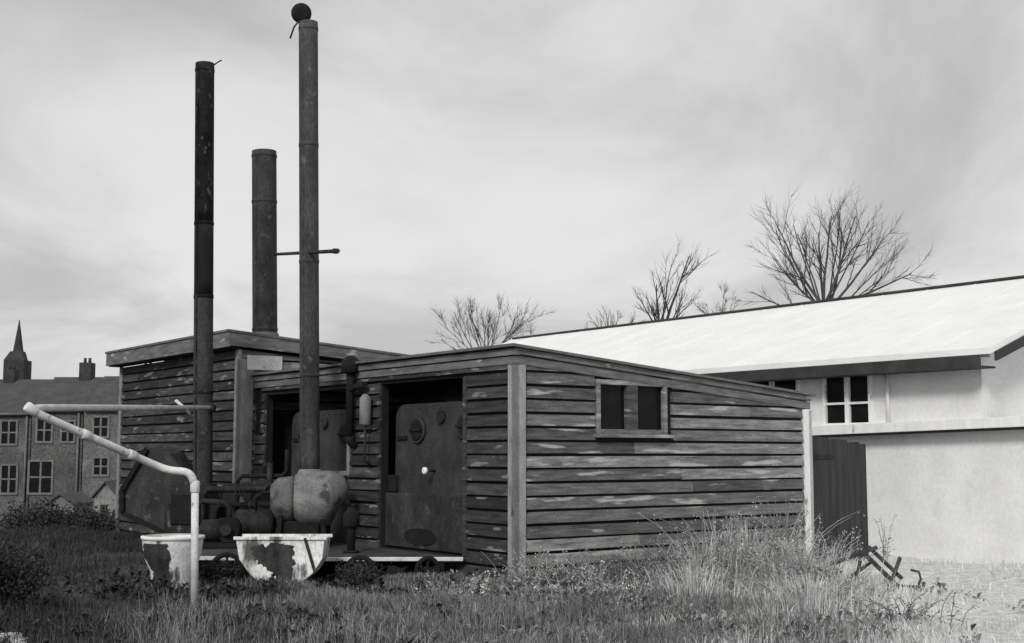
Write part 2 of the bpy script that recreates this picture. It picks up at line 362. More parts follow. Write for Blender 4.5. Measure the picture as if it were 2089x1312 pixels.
# ------------------------------------------------------------------ boilers in the open bays
def boiler(s0, s1, x0, label, ports, zt, panel, valve, nm='boiler'):
    t = thing(nm, label, 'boiler', A0 + U*((s0+s1)/2) + V*x0 + Vector((0, 0, .28)), RZ, 'boilers standing in the open front bays')
    w = (s1-s0)/2; h = zt - .28; c = (s0+s1)/2
    # casing with rounded shoulders
    pr = []; r = .22
    for cy, sg in ((w-r, 0), (-(w-r), 1)):
        for k in range(7):
            an = math.pi/2*k/6 + sg*math.pi/2
            pr.append((0, cy + r*math.cos(an), h - r + r*math.sin(an)))
    pr = [(0, w, .0)] + pr + [(0, -w, .0)]
    mb = MB(); mb.prism(pr, (1.7, 0, 0))
    for q in np.linspace(-w+.12, w-.12, 11):
        for zz in (.98, h-.07): mb.tube([(.01, q, zz), (-.014, q, zz)], .014, 6)
    mb.build('casing', M['casing'], t, .004)
    for py, pz in ports:
        pt = MB(); pt.tube([(-.0, py-c, pz-.28), (-.045, py-c, pz-.28)], [.185, .178], 24); po = pt.build('port_ring', M['casing'], t)
        d = MB(); d.tube([(-.046, py-c, pz-.28), (-.062, py-c, pz-.28)], [.155, .14], 24); d.build('port_door', M['black'], po)
        h2 = MB(); h2.beam((-.075, py-c-.16, pz-.28), (-.075, py-c+.16, pz-.28), .02, .03); h2.build('latch_bar', M['black'], po)
    if panel:
        p0, p1, pz0, pz1 = panel
        mb = MB(); mb.box((-.10, p0-c, pz0-.28), (-.004, p1-c, pz1-.28)); f = mb.build('lower_panel', M['steel'], t, .012)
        e = MB(); n = 28
        e.prism([(-.101, 2.27-c + .40*math.cos(2*math.pi*k/n)*(1), .47-.28 + .12*math.sin(2*math.pi*k/n)*(1.0 if abs(math.sin(2*math.pi*k/n))<.8 else .95)) for k in range(n)], (-.012, 0, 0)); e.build('fire_hole', M['black'], f)
        mb = MB(); mb.box((-.08, 3.0-c, 1.06-.28), (-.004, 3.22-c-.05, 1.30-.28)); mb.build('draught_box', M['black'], t, .01)
    for py in (-w*.93, w*.93):
        for pz in (.55, 1.55): mb = MB(); mb.beam((-.02, py, pz), (-.02, py*.72, pz), .03, .05); mb.build('hinge', M['black'], t)
    mb = MB(); mb.tube([(0, ports[0][0]*.5+ports[1][0]*.5-c, h-.2), (-.05, ports[0][0]*.5+ports[1][0]*.5-c, h-.2)], [.085, .085], 18); mb.build('gauge', M['iron'], t)
    if valve:
        mb = MB(); vy, vz = valve[0]-c, valve[1]-.28
        mb.tube([(-.0, vy, vz), (-.14, vy, vz)], .018, 8)
        vo = mb.build('valve', M['iron'], t)
        k = MB(); k.tube([(-.14, vy, vz), (-.15, vy, vz), (-.185, vy, vz), (-.195, vy, vz)], [.03, .05, .05, .03], 14); k.build('handwheel', M['white'], vo)
    mb = MB(); mb.tube([(.35, -.3, h-.02), (.35, -.3, h+.35), (.35, -.25, h+.42), (.35, .5, h+.44)], .06, 10); mb.build('steam_pipe', M['black'], t)
    return t
boiler(1.14, 3.10, .16, 'dark grey boiler in the right-hand bay with oval fire hole and small white handwheel', [(2.48, 1.93), (1.30, 1.97)], 2.30, (1.13, 3.21, .30, 1.05), (2.06, 1.37))
boiler(4.20, 6.35, .16, 'dark grey boiler with two round ports in the bay behind the bent-lid chimney', [(5.87, 1.90), (4.52, 1.90)], 2.28, None, None)

# vent pipe on the pier between the bays, pale vessel beside it
p = A0 + U*3.90 - V*.14
t = thing('vent_pipe', 'black capped vent pipe on pier between the two bays', 'pipe', (p.x, p.y, 1.0), RZ)
mb = MB(); mb.tube([(0, 0, .85), (0, 0, 1.62), (0, 0, 1.78)], .062, 12); mb.tube([(.0, -.0, 1.52), (.0, -.18, 1.58), (.0, -.42, 1.60)], .05, 10); mb.build('pipe', M['black'], t)
mb = MB(); mb.tube([(0, 0, 1.78), (0, 0, 1.80), (0, 0, 1.98), (0, 0, 2.05)], [.08, .15, .13, .04], 14); mb.build('cap', M['black'], t)
mb = MB(); mb.tube([(0, 0, .85), (0, 0, .80), (.05, 0, .74), (.14, 0, .72)], [.07, .07, .06, .055], 12); mb.build('elbow', M['black'], t)
p = A0 + U*3.42 - V*.16
t = thing('pressure_vessel', 'small pale cylinder on brackets beside the black vent pipe', 'tank', (p.x, p.y, 2.0), RZ)
mb = MB(); mb.tube([(0,0,0),(0,0,.03),(0,0,.40),(0,0,.46)], [.04,.085,.085,.03], 16); mb.build('cylinder', M['trim'], t)
for zq in (.08, .36): mb = MB(); mb.beam((0,0,zq),(.16,0,zq),.03,.03); mb.build('bracket', M['iron'], t)
mb = MB(); mb.tube([(0,0,.0),(0,0,-.5),(.12,0,-.58)], .016, 8); mb.build('pipe', M['iron'], t)

# ------------------------------------------------------------------ concrete apron in front of the bays
def apron():
    e0 = A0 + U*1.02 - V*.08; e1 = Vector((-4.35, 16.75, 0)); e2 = B0 + U*1.8 - V*.35; e3 = A0 + U*7.3 - V*.08
    e3 = A0 + U*7.3 - V*.38
    mb = MB(); pts = [e0, e1, e2, B0 + U*.0 - V*.09, A0+U*7.36-V*.06, e0]
    P = [Vector((q.x, q.y, .225)) for q in pts[:-1]]
    mb.prism(P, (0, 0, .055))
    o = mb.build('concrete_apron', M['sootslab']); tag(o, kind='structure')
    a = Vector((e0.x, e0.y-.05, .262)); c = Vector((e1.x, e1.y-.05, .262)); m_ = a.lerp(c, .5)+Vector((0, -.01, -.008))
    t = thing('kerb_rail', 'thin pale rail along the edge of the black platform', 'rail', (a.x, a.y, 0)); o_ = Vector((a.x, a.y, 0))
    k = MB(); k.beam(a-o_, m_-o_, .06, .05); k.build('bar', M['pale'], t, .006); k = MB(); k.beam(m_-o_+Vector((-.012, 0, 0)), c-o_, .06, .05); k.build('bar', M['pale'], t, .006)
    for f in (.08, .36, .52, .68, .93):
        q = a.lerp(c, f)-o_; k = MB(); k.box((q.x-.05, q.y, -.1), (q.x+.05, q.y+.1, q.z-.03)); k.build('support', M['black'], t)
    mb = MB(); d = Vector((0, .45, 0))
    Q = [Vector((e0.x-.1, e0.y+.5, -.1)), Vector((e1.x+.4, e1.y+.5, -.1)), Vector((e2.x+.4, e2.y, -.1)), Vector((B0.x+.05, B0.y-.2, -.1)), Vector(((A0+U*7.2-V*.2).x, (A0+U*7.2-V*.2).y, -.1))]
    mb.prism(Q, (0, 0, .33)); tag(mb.build('apron_shade_fill', M['black']), kind='structure')  # black fill stands in for the shadow gap below the slab
apron()

# ------------------------------------------------------------------ chimneys
def stack(name, label, base, top, r, m, bands, extra=None):
    b = Vector(base); t_ = Vector(top) - b
    t = thing(name, label, 'chimney', b)
    mb = MB(); pts = []; rs = []
    n = 26
    for i in range(n+1): pts.append(t_*i/n); rs.append(r)
    mb.tube(pts, rs, 22); mb.tube([t_*.998, t_*1.0005], [r*.86, r*.86], 22)
    if extra:
        f0 = 0
        for f1, mm in extra:
            sg = MB(); i0 = int(f0*n); i1 = int(f1*n)
            sg.tube(pts[i0:i1+1], rs[i0:i1+1], 22); p = sg.build('pipe_length', mm, t); f0 = f1
        sg = MB(); sg.tube([t_*.998, t_*1.0005], [r*.86, r*.86], 22); sg.build('mouth', M['black'], t)
    else: p = mb.build('pipe', m, t)
    sm_ = MB(); q0 = Vector((-r*.5, -r*.87, 0)); sm_.beam(q0+t_*.01, q0+t_*.985, .025, .012, (q0.x, q0.y, 0)); sm_.build('seam', m, t)
    for f in bands:
        k = MB(); c = t_*f; d = t_.normalized(); k.tube([c-d*.028, c-d*.024, c+d*.024, c+d*.028], [r*1.005, r*1.04, r*1.04, r*1.005], 22); k.build('band', m, t)
    return t, t_
c1b = at(412, 1000, 20); c1b.z = .285; c1b.x = -4.80
c1, h1 = stack('chimney_stack', 'tall mottled black iron chimney nearest the shed, open top with short lever', c1b, at(418, 130, 20), .150, M['mottled'], (.30, .50, .655, .985), ((13/26, M['steel']), (17/26, M['black']), (1, M['mottled'])))
mb = MB(); mb.tube([h1+Vector((.1,0,-.06)), h1+Vector((.2,0,.02)), h1+Vector((.27,0,.06))], .012, 6); mb.build('lever', M['iron'], c1)
c2b = at(541, 690, 22.8); c2b.z = 3.50
c2, h2 = stack('chimney_stack', 'short wide dark chimney rising through the roof of the taller shed', c2b, at(539, 309, 22.8), .222, M['steel'], (.09, .74, .975))
mb = MB(); mb.tube([(0,0,.0),(0,0,.10),(0,0,.22),(0,0,.26)], [.34,.32,.245,.235], 20); mb.build('flashing', M['roofing'], c2)
c3b = at(632, 965, 18.5)
c3, h3 = stack('chimney_stack', 'tallest iron chimney with round hinged lid tipped open, standing on a fan casing', c3b, at(629, 46, 18.5), .143, M['steel2'], (.21, .46, .72, .985))
mb = MB(); cx = at(615, 27, 18.42) - c3b
q = []; 
nrm = Vector((.25, -1, -.25)).normalized()
mb.tube([cx-nrm*.04, cx-nrm*.03, cx+nrm*.02, cx+nrm*.05], [.13, .152, .148, .09], 26); lid = mb.build('lid', M['black'], c3)
mb = MB(); hp = at(600, 55, 18.4)-c3b; mb.tube([cx+Vector((-.02,0,-.1)), hp, at(592, 78, 18.35)-c3b], .014, 6); mb.build('lever', M['iron'], lid)
mb = MB(); mb.beam(cx+Vector((.02,.06,-.12)), h3+Vector((.0,0,-.08)), .05, .03); mb.build('hinge', M['iron'], c3)
# stay rod
p = at(560, 519, 22.58); q = at(690, 512, 16.0)
t = thing('stay_rod', 'thin iron stay bar running between the short chimney and tallest chimney', 'rod', p)
mb = MB(); mb.tube([(0,0,0), (q-p)*.5, q-p], .026, 8); mb.build('bar', M['iron'], t)
mb = MB(); d = (q-p)
mb.tube([d*.97+Vector((0,0,-.03)), d*.97+Vector((0,0,.03))], .04, 8); mb.build('bolt', M['iron'], t)

# fan casing beneath chimney 3
fb = at(625, 1020, 18.5)
t = thing('fan_casing', 'rounded dusty grey fan casing on legs under the tallest chimney', 'fan', (fb.x, fb.y, .285))
zc = fb.z - .285
mb = MB()
mb.tube([(-.14, 0, zc), (-.1, 0, zc), (.0, 0, zc+.02), (.30, 0, zc+.02), (.44, 0, zc), (.50, 0, zc-.03), (.52, 0, zc-.05)], [.30, .37, .40, .40, .36, .24, .05], 28)
mb.build('casing', M['drum'], t)
mb = MB(); mb.tube([(-.50, 0, zc-.02), (-.46, 0, zc-.02), (-.38, 0, zc), (-.2, 0, zc), (-.142, 0, zc)], [.12, .25, .32, .34, .30], 28); mb.build('end_dome', M['drum2'], t)
mb = MB(); mb.tube([(-.16, 0, zc), (-.16, 0, zc), (-.12, 0, zc)], [.30, .405, .405], 28); mb.build('flange', M['steel2'], t)
mb = MB(); mb.tube([(.05, 0, zc+.28), (.05, 0, zc+.44)], [.24, .155], 20); mb.build('outlet_collar', M['drum'], t)
for sx, sy in ((-.36, -.25), (.30, -.25), (-.36, .25), (.30, .25)):
    mb = MB(); mb.beam((sx, sy, 0), (sx*.9, sy, zc-.2), .06, .06); mb.build('leg', M['black'], t)
mb = MB(); mb.box((-.34, -.2, .0), (.22, .25, .36)); mb.build('shade_block', M['black'], t, .02)  # black block painted in for the dark gap under the drum

# soot box at the foot of chimney 1
p = at(362, 1040, 19.6)
t = thing('soot_box', 'black iron soot box at the foot of the mottled chimney', 'metal box', (p.x, p.y, .285))
mb = MB(); mb.prism([(-.2, 0, 0), (.62, 0, 0), (.62, 0, .55), (.45, 0, .85), (-.1, 0, .92), (-.2, 0, .8)], (0, .6, 0)); mb.build('body', M['iron'], t, .012)
mb = MB(); mb.box((-.1, -.03, .25), (.25, -.002, .7)); d = mb.build('door', M['black'], t, .006)
mb = MB(); mb.beam((.2, -.05, .42), (.2, -.05, .52), .02, .03); mb.build('handle', M['iron'], d)
# pump unit to the right of it
p = at(452, 1085, 18.2)
t = thing('feed_pump', 'black pump with motor and bent pipes left of the fan casing', 'pump', (p.x, p.y, .285))
mb = MB(); mb.box((-.32, -.15, 0), (.30, .2, .07)); mb.build('base_plate', M['black'], t, .008)
mb = MB(); mb.tube([(-.3, 0, .24), (-.27, 0, .24), (.0, 0, .24), (.03, 0, .24)], [.08, .15, .15, .08], 18); mb.build('motor', M['iron'], t)
mb = MB(); mb.tube([(.1, -.10, .26), (.1, .10, .26)], [.17, .17], 18); mb.build('pump_housing', M['black'], t)
mb = MB(); mb.tube([(.1, 0, .40), (.1, 0, .56), (.03, 0, .63), (-.28, 0, .65), (-.34, 0, .60), (-.34, 0, .1)], .04, 10); mb.build('pipe', M['iron'], t)
mb = MB(); mb.tube([(.1, -.18, .26), (.1, -.2, .26)], .08, 12); mb.build('flange', M['iron'], t)
p = at(505, 1090, 19.4)
t = thing('pipe_manifold', 'tangle of black pipes with valve wheels behind the feed pump', 'pipework', (p.x, p.y, .285))
for k, (x0, x1, zz, rr) in enumerate([(-.65, .55, .28, .055), (-.5, .5, .55, .04), (-.7, .3, .78, .05), (-.2, .55, .98, .035)]):
    mb = MB(); mb.tube([(x0, .05*k, 0), (x0, .05*k, zz-.08), (x0+.07, .05*k, zz), (x1-.07, .05*k, zz), (x1, .05*k, zz+.08), (x1, .05*k, zz+.4)], rr, 10); mb.build('pipe', M['black' if k % 2 else 'iron'], t)
for x, zz in ((-.35, .28), (.12, .55), (-.1, .78), (.25, .28)):
    mb = MB(); mb.tube([(x, -.02, zz), (x, -.16, zz)], .02, 6); w_ = mb.build('valve', M['iron'], t)
    mb = MB(); n = 16
    mb.tube([(x+.075*math.cos(6.2832*q/n), -.16, zz+.075*math.sin(6.2832*q/n)) for q in range(n+1)], .012, 6, caps=False); mb.beam((x-.07, -.16, zz), (x+.07, -.16, zz), .012, .012); mb.beam((x, -.16, zz-.07), (x, -.16, zz+.07), .012, .012, (1, 0, 0)); mb.build('handwheel', M['iron'], w_)
p = at(500, 1090, 20.0)
t = thing('dark_backing', 'big black sheet-iron box added as dark mass behind the pipes and low drum', 'backing', (p.x, p.y, .285), R(8))  # black box added to darken the space behind the pipes
mb = MB(); mb.prism([(-.75, 0, 0), (.8, 0, 0), (.8, 0, .72), (.55, 0, .92), (-.35, 0, .84), (-.75, 0, .5)], (0, .7, 0)); mb.build('body', M['iron'], t, .02)
for x in (-.4, .1, .62): mb = MB(); mb.box((x-.03, -.03, .0), (x+.03, -.002, .74)); mb.build('strap', M['black'], t)
mb = MB(); mb.box((-.28, -.04, .15), (.0, -.002, .5)); mb.build('cleaning_door', M['steel2'], t, .006)
p = at(520, 1075, 18.9)
t = thing('air_receiver', 'black horizontal drum lying low between pump and fan casing', 'tank', (p.x, p.y, .285))
mb = MB(); mb.tube([(-.3, 0, .30), (-.26, 0, .30), (.26, 0, .30), (.3, 0, .30)], [.1, .2, .2, .1], 20); mb.build('drum', M['iron'], t)
for x in (-.18, .18): mb = MB(); mb.box((x-.03, -.12, 0), (x+.03, .12, .16)); mb.build('leg', M['black'], t)
mb = MB(); mb.tube([(0, 0, .48), (0, 0, .68), (.1, 0, .74), (.3, .1, .74)], .03, 8); mb.build('pipe', M['black'], t)
def wheel(label, X, Y, D, r, rx):
    p = at(X, Y, D); t = thing('scrap_wheel', label, 'wheel', (p.x, p.y, gz(p.x, p.y)+r*.7), rx, 'old iron wheels under the platform edge'); n = 24  # old scrap wheel added to the dark clutter
    mb = MB(); mb.tube([(r*math.cos(6.2832*q/n), 0, r*math.sin(6.2832*q/n)) for q in range(n+1)], .032, 8, caps=False); mb.build('rim', M['black'], t)
    for q in range(5):
        a_ = 6.2832*q/5+.3; mb = MB(); mb.beam((0, 0, 0), (r*math.cos(a_), 0, r*math.sin(a_)), .03, .03, (0, 1, 0)); mb.build('spoke', M['black'], t)
    mb = MB(); mb.tube([(0, -.06, 0), (0, .06, 0)], .05, 12); mb.build('hub', M['black'], t)
wheel('old black wheel under the platform between the tub and the trough', 462, 1195, 16.25, .19, .2)
wheel('old black wheel under the platform right of the trough', 735, 1195, 16.2, .2, -.25)
wheel('old black wheel half sunk below the boiler with the white handwheel', 872, 1185, 16.3, .15, .5)
for k, (X, D, w_, h_, lb) in enumerate([(512, 16.4, .3, .12, 'black iron scrap block at the left foot of the trough'), (690, 16.35, .35, .14, 'black iron scrap block at the right foot of the trough'), (805, 16.4, .3, .16, 'black iron scrap block beneath the pale rail, right of two wheels')]):
    p = at(X, 1180, D); t_ = MB(); t_.prism([(-w_/2, 0, -.05), (w_/2, 0, -.05), (w_*.4, 0, h_), (w_*.1, 0, h_*.8), (-w_*.3, 0, h_*1.1)], (.04, .25, 0)); o_ = t_.build('scrap_iron', M['black'], None, .02, (p.x, p.y, gz(p.x, p.y))); tag(o_, lb, 'scrap', 'scrap iron under the platform edge')
# standpipe valve to the right of the fan
p = at(716, 1128, 17.3)
t = thing('standpipe', 'black standpipe with fat valve body right of the fan casing', 'pipe', (p.x, p.y, .285))
mb = MB(); mb.tube([(0,0,0),(0,0,.6)], .055, 12); mb.build('pipe', M['black'], t)
mb = MB(); mb.tube([(0,0,.32),(0,0,.36),(0,0,.5),(0,0,.58)], [.06,.11,.11,.05], 14); mb.build('valve_body', M['black'], t)
mb = MB(); mb.tube([(0,0,0),(0,0,.03)], .11, 14); mb.build('flange', M['black'], t)

# ------------------------------------------------------------------ pale bent pipe at left
P0 = at(397, 1240, 13.3); P0.z = -.05
P1 = at(398, 985, 13.3); Pb = at(388, 963, 13.28); P2 = at(345, 960, 13.25); P2b = at(318, 950, 13.2)
P3 = at(80, 846, 12.1); P3b = at(64, 835, 12.05); P4 = at(85, 832, 12.5); P5 = at(428, 832, 19.75)
t = thing('steam_pipe', 'long pale bent pipe rising from the grass and doubling back to the mottled chimney', 'pipe', (P0.x, P0.y, 0))
o = Vector((P0.x, P0.y, 0))
def smooth(pts, n=5):
    out = []
    for i in range(len(pts)):
        if i == 0 or i == len(pts)-1: out.append(pts[i]); continue
        a, b, c = pts[i-1], pts[i], pts[i+1]
        p = b + (a-b).normalized()*min(.09, (a-b).length*.45); q = b + (c-b).normalized()*min(.09, (c-b).length*.45)
        for k in range(n): s = k/(n-1); out.append(p*(1-s)**2 + b*2*s*(1-s) + q*s*s)
    return out
mb = MB(); mb.tube([P0-o, P1-o], .039, 14); mb.build('upright', M['pale'], t)
mb = MB(); mb.tube([v-o for v in smooth([P1-Vector((0,0,.03)), Pb, P2, P2b, P3, P3b])], .041, 14); mb.build('sloping_run', M['pale'], t)
mb = MB(); mb.tube([v-o for v in smooth([P3b, P4, P5])], .036, 14); mb.build('return_run', M['pale'], t)
for a, b_ in ((P1-Vector((0,0,.04)), P0), (P3b, P3)):
    mb = MB(); d = (b_-a).normalized(); mb.tube([a-o-d*.06, a-o-d*.05, a-o+d*.05, a-o+d*.06], [.042, .049, .049, .042], 14); mb.build('collar', M['pale'], t)
for f in (.22, .62):
    c = P2b.lerp(P3, f)-o; d = (P3-P2b).normalized(); mb = MB(); mb.tube([c-d*.05, c-d*.045, c+d*.045, c+d*.05], [.042, .05, .05, .042], 14); mb.build('collar', M['pale'], t)
mb = MB(); c = P4 + (P5-P4)*.78 - o; mb.tube([c+Vector((-.1,-.1,.1)), c, c+Vector((.07, .06,-.1))], .022, 8); mb.build('branch', M['pale'], t)
mb = MB(); c = P5-o; d = (P5-P4).normalized(); mb.tube([c-d*.05, c+d*.12], .075, 12); mb.build('flange', M['iron'], t)

# ------------------------------------------------------------------ worn white trough and tub
p = at(578, 1188, 16.0)
t = thing('trough', 'worn whitewashed trough with sloping ends lying in front of the concrete edge', 'trough', (p.x, p.y, .02))
prof = [(-.545, .54), (-.50, .30), (-.36, .11), (-.20, .0), (.24, .0), (.40, .13), (.51, .30), (.54, .54)]
mb = MB(); pin = [(x*.93, max(z, .05)) for x, z in prof]
n = len(prof)
for y0, y1 in ((-.25, -.21), (.21, .25)): mb.prism([(x, y0, z) for x, z in prof], (0, y1-y0, 0))
mb.build('end_plate', M['tub'], t, .006)
mb = MB()
for i in range(n-1):
    (xa, za), (xb, zb) = prof[i], prof[i+1]; (xc, zc_), (xd, zd) = pin[i], pin[i+1]
    mb.prism([(xa*.995, -.208, za+.004), (xb*.995, -.208, zb+.004), (xd, -.208, zd+.01), (xc, -.208, zc_+.01)], (0, .416, 0))
mb.build('shell', M['tub'], t)
mb = MB(); mb.box((-.57, -.275, .535), (.565, -.235, .575)); mb.box((-.57, .235, .535), (.565, .275, .575)); mb.build('rim', M['tub'], t, .004)
def jag(poly, n=9, a=.016, seed=2):
    rd = random.Random(seed); out = []
    for i in range(len(poly)):
        (x0, z0), (x1, z1) = poly[i], poly[(i+1) % len(poly)]
        for k in range(n): f = k/n; out.append((x0+(x1-x0)*f+rd.gauss(0, a), z0+(z1-z0)*f+rd.gauss(0, a)))
    return out
mb = MB(); mb.prism([(x, -.2505, z) for x, z in jag([(-.36, .47), (-.12, .50), (.15, .48), (.19, .28), (.12, .05), (-.02, .03), (-.14, .16), (-.32, .31)])], (0, -.004, 0)); mb.build('rusted_hole', M['rusthole'], t)
mb = MB(); mb.beam((.30, -.268, .56), (.43, -.262, .14), .035, .02, (0, 1, 0)); mb.build('strap', M['iron'], t)
mb = MB(); mb.box((-.3, -.2, -.1), (.33, .2, .005)); mb.build('cradle', M['black'], t)

p = at(350, 1205, 15.3)
t = thing('tub', 'worn white tapered tub with dark stained front behind the pale upright pipe', 'tub', (p.x, p.y, .0))
mb = MB()
outl = [(.22, 0), (.235, .05), (.25, .22), (.33, .40), (.355, .60)]
mb.tube([(0, 0, z) for r, z in outl], [r for r, z in outl], 28, caps=False)
mb.tube([(0, 0, z) for r, z in outl], [r-.03 for r, z in outl], 28, caps=True); mb.build('body', M['tub'], t)
mb = MB(); mb.tube([(0,0,.595),(0,0,.60),(0,0,.635),(0,0,.64)], [.33,.37,.37,.34], 28, caps=False); mb.build('rim', M['white'], t)
def rad_at(z):
    for (r0, z0), (r1, z1) in zip(outl, outl[1:]):
        if z0 <= z <= z1: return r0+(r1-r0)*(z-z0)/(z1-z0)
mb = MB(); na = 10; rows = [(z_, float(np.interp(z_, [.03, .22, .4, .5, .56], [-50, -44, -58, -64, -52]))+random.gauss(0, 2.5), float(np.interp(z_, [.03, .12, .33, .4, .56], [14, 15, 6, 12, 4]))+random.gauss(0, 2.5)) for z_ in np.linspace(.03, .56, 22)]
for off in (.005, -.012):
    for z_, a0, a1 in rows:
        for k in range(na+1):
            an = R(a0+(a1-a0)*k/na); q = rad_at(z_)+off; mb.v.append((q*math.sin(an), -q*math.cos(an), z_))
for r_ in range(len(rows)-1):
    for k in range(na):
        i0 = r_*(na+1)+k; mb.f.append([i0, i0+1, i0+na+2, i0+na+1]); mb.mi.append(0); mb.sm.append(True)
mb.v = mb.v[:len(rows)*(na+1)]
mb.build('rusted_hole', M['rusthole'], t)

# tilted steel hopper in front of the shed wall
p = at(315, 1090, 21.0)
t = thing('hopper', 'tilted dark steel hopper leaning by the shed behind the worn tub', 'hopper', (p.x, p.y, .0))
o = Vector((p.x, p.y, 0))
out = [at(300, 915, 21), at(250, 1000, 21), at(250, 1046, 21), at(335, 1086, 21), at(392, 1092, 21), at(392, 985, 21), at(345, 925, 21)]
out = [v-o for v in out]
mb = MB(); mb.prism(out, (.1, .55, .02)); mb.build('body', M['steel'], t, .01)
mb = MB()
for i in (0, 1, 2): mb.beam(out[i]+Vector((0,-.03,0)), out[i+1]+Vector((0,-.03,0)), .07, .07, (0,1,0))
mb.build('rim', M['black'], t)

# ------------------------------------------------------------------ white hall at right
H = thing('hall', 'long white rendered hall with bright white pitched roof at right', 'building', H0, RZ)
LH = 19.2; zE = 3.27; zR = 5.06; xr = 5.0
sl = (zR-zE)/xr
mb = MB(); th = .10
mb.prism([(0, 0, zE), (xr, 0, zR), (2*xr, 0, zE), (2*xr, 0, zE-th), (xr, 0, zR-th), (0, 0, zE-th)], (0, LH, 0))
for k in range(1, 17):
    y = k*1.13; nz = .014
    mb.prism([(.02, y, zE+sl*.02-.02), (xr-.13, y, zE+sl*(xr-.13)-.02), (xr-.13, y, zE+sl*(xr-.13)+nz), (.02, y, zE+sl*.02+nz)], (0, .035, 0))
mb.build('roof', M['hallroof'], H)
mb = MB()
for k in range(6):
    pass
mb.box((xr-.12, -.01, zR-.02), (xr+.12, LH, zR+.035)); mb.build('ridge_cap', M['soffit'], H, .02)
# walls
whole = [(2.72, 3.68, 2.15, 3.03), (4.35, 5.6, 2.15, 3.03), (6.1, 7.4, 2.15, 3.03)]
hw = lambda s, z, o: (.5-o, s, z)
mb = MB(); backing(mb, hw, .5, LH-.4, -.6, (3.17, 0), whole, 0, .25); mb.build('wall', M['render'], H)
mb = MB(); zz = lambda x: zE + sl*min(x, 2*xr-x) - th - .004
mb.prism([(.752, .5, -.6), (2*xr-.5, .5, -.6), (2*xr-.5, .5, zz(.5)), (xr, .5, zz(xr)), (.752, .5, zz(.752))], (0, .25, 0)); mb.build('wall', M['render'], H)
mb = MB(); mb.prism([(.752, LH-.65, -.6), (2*xr-.5, LH-.65, -.6), (2*xr-.5, LH-.65, zz(.5)), (xr, LH-.65, zz(xr)), (.752, LH-.65, zz(.752))], (0, .25, 0)); mb.box((2*xr-.75, .752, -.6), (2*xr-.5, LH-.652, 3.17)); mb.build('wall', M['render'], H)
mb = MB(); mb.box((.0, .24, zE-.30), (.05, LH, zE-th-.002)); mb.box((.052, .24, zE-.30), (.498, LH, zE-.27)); mb.build('soffit', M['soffit'], H)  # dark boards carry the shade of the eave in their colour
mb = MB(); mb.prism([(.15, -.02, zE+sl*.15-th-.16), (xr, -.02, zR-th-.20), (xr, -.02, zR-th-.002), (.15, -.02, zE+sl*.15-th-.002)], (0, .05, 0)); mb.build('bargeboard', M['soffit'], H)
for i, (a, b, c, d) in enumerate(whole):
    m_ = (a+b)/2
    side_window(H, hw, a, b, c, d, [(m_-.045, m_+.045)], [2.50], M['white'], M['glass'], .055, sill=False)
# projecting slab band and a dark strip painting the thin shadow it casts
mb = MB(); mb.prism([(.20, 4.1, 1.925), (.20, -4.7, 2.115), (.20, -4.7, 2.28), (.20, 4.1, 2.09)], (.45, 0, 0)); mb.build('canopy', M['white'], H, .004)
mb = MB(); mb.prism([(.27, 4.05, 1.89), (.27, -4.7, 2.075), (.27, -4.7, 2.11), (.27, 4.05, 1.923)], (.22, 0, 0)); mb.build('canopy_shadow', M['soffit'], H)  # dark strip painted as the slab's cast shadow
mb = MB(); mb.prism([(.5, .498, -.6), (.5, -4.5, -.6), (.5, -4.5, 2.06), (.5, .498, 1.97)], (4.5, 0, 0)); mb.build('extension', M['render'], H)
mb = MB(); mb.tube([(.44, 2.3, 3.0), (.44, 2.3, 2.05)], .035, 10); mb.build('downpipe', M['render'], H)

p = A0 + V*(LS+.08)
t = thing('boarded_gate', 'dark boarded gate standing shut between white corner board and white hall', 'gate', (p.x, p.y, 0), RZ)
mb = MB(); nb = 9; wd = 1.33/nb
for k in range(nb):
    dz = random.uniform(-.012, .012); x0 = k*wd; l0 = .012*k/nb*2; mb.prism([(x0+.003, 0, -.3), (x0+wd-.003, 0, -.3), (x0+wd-.003, 0, 1.86-.012*k+dz), (x0+.003, 0, 1.86-.012*k+dz)], (0, .03+random.uniform(-.004, .004), 0))
mb.build('boards', M['darkdoor'], t)
for z_ in (.35, 1.5): mb = MB(); mb.box((.02, .036, z_), (1.3, .075, z_+.11)); mb.build('ledge', M['darkdoor'], t)
mb = MB(); mb.beam((.05, -.008, 1.55), (.55, -.008, 1.55), .05, .012, (0, 1, 0)); mb.build('hinge', M['iron'], t)

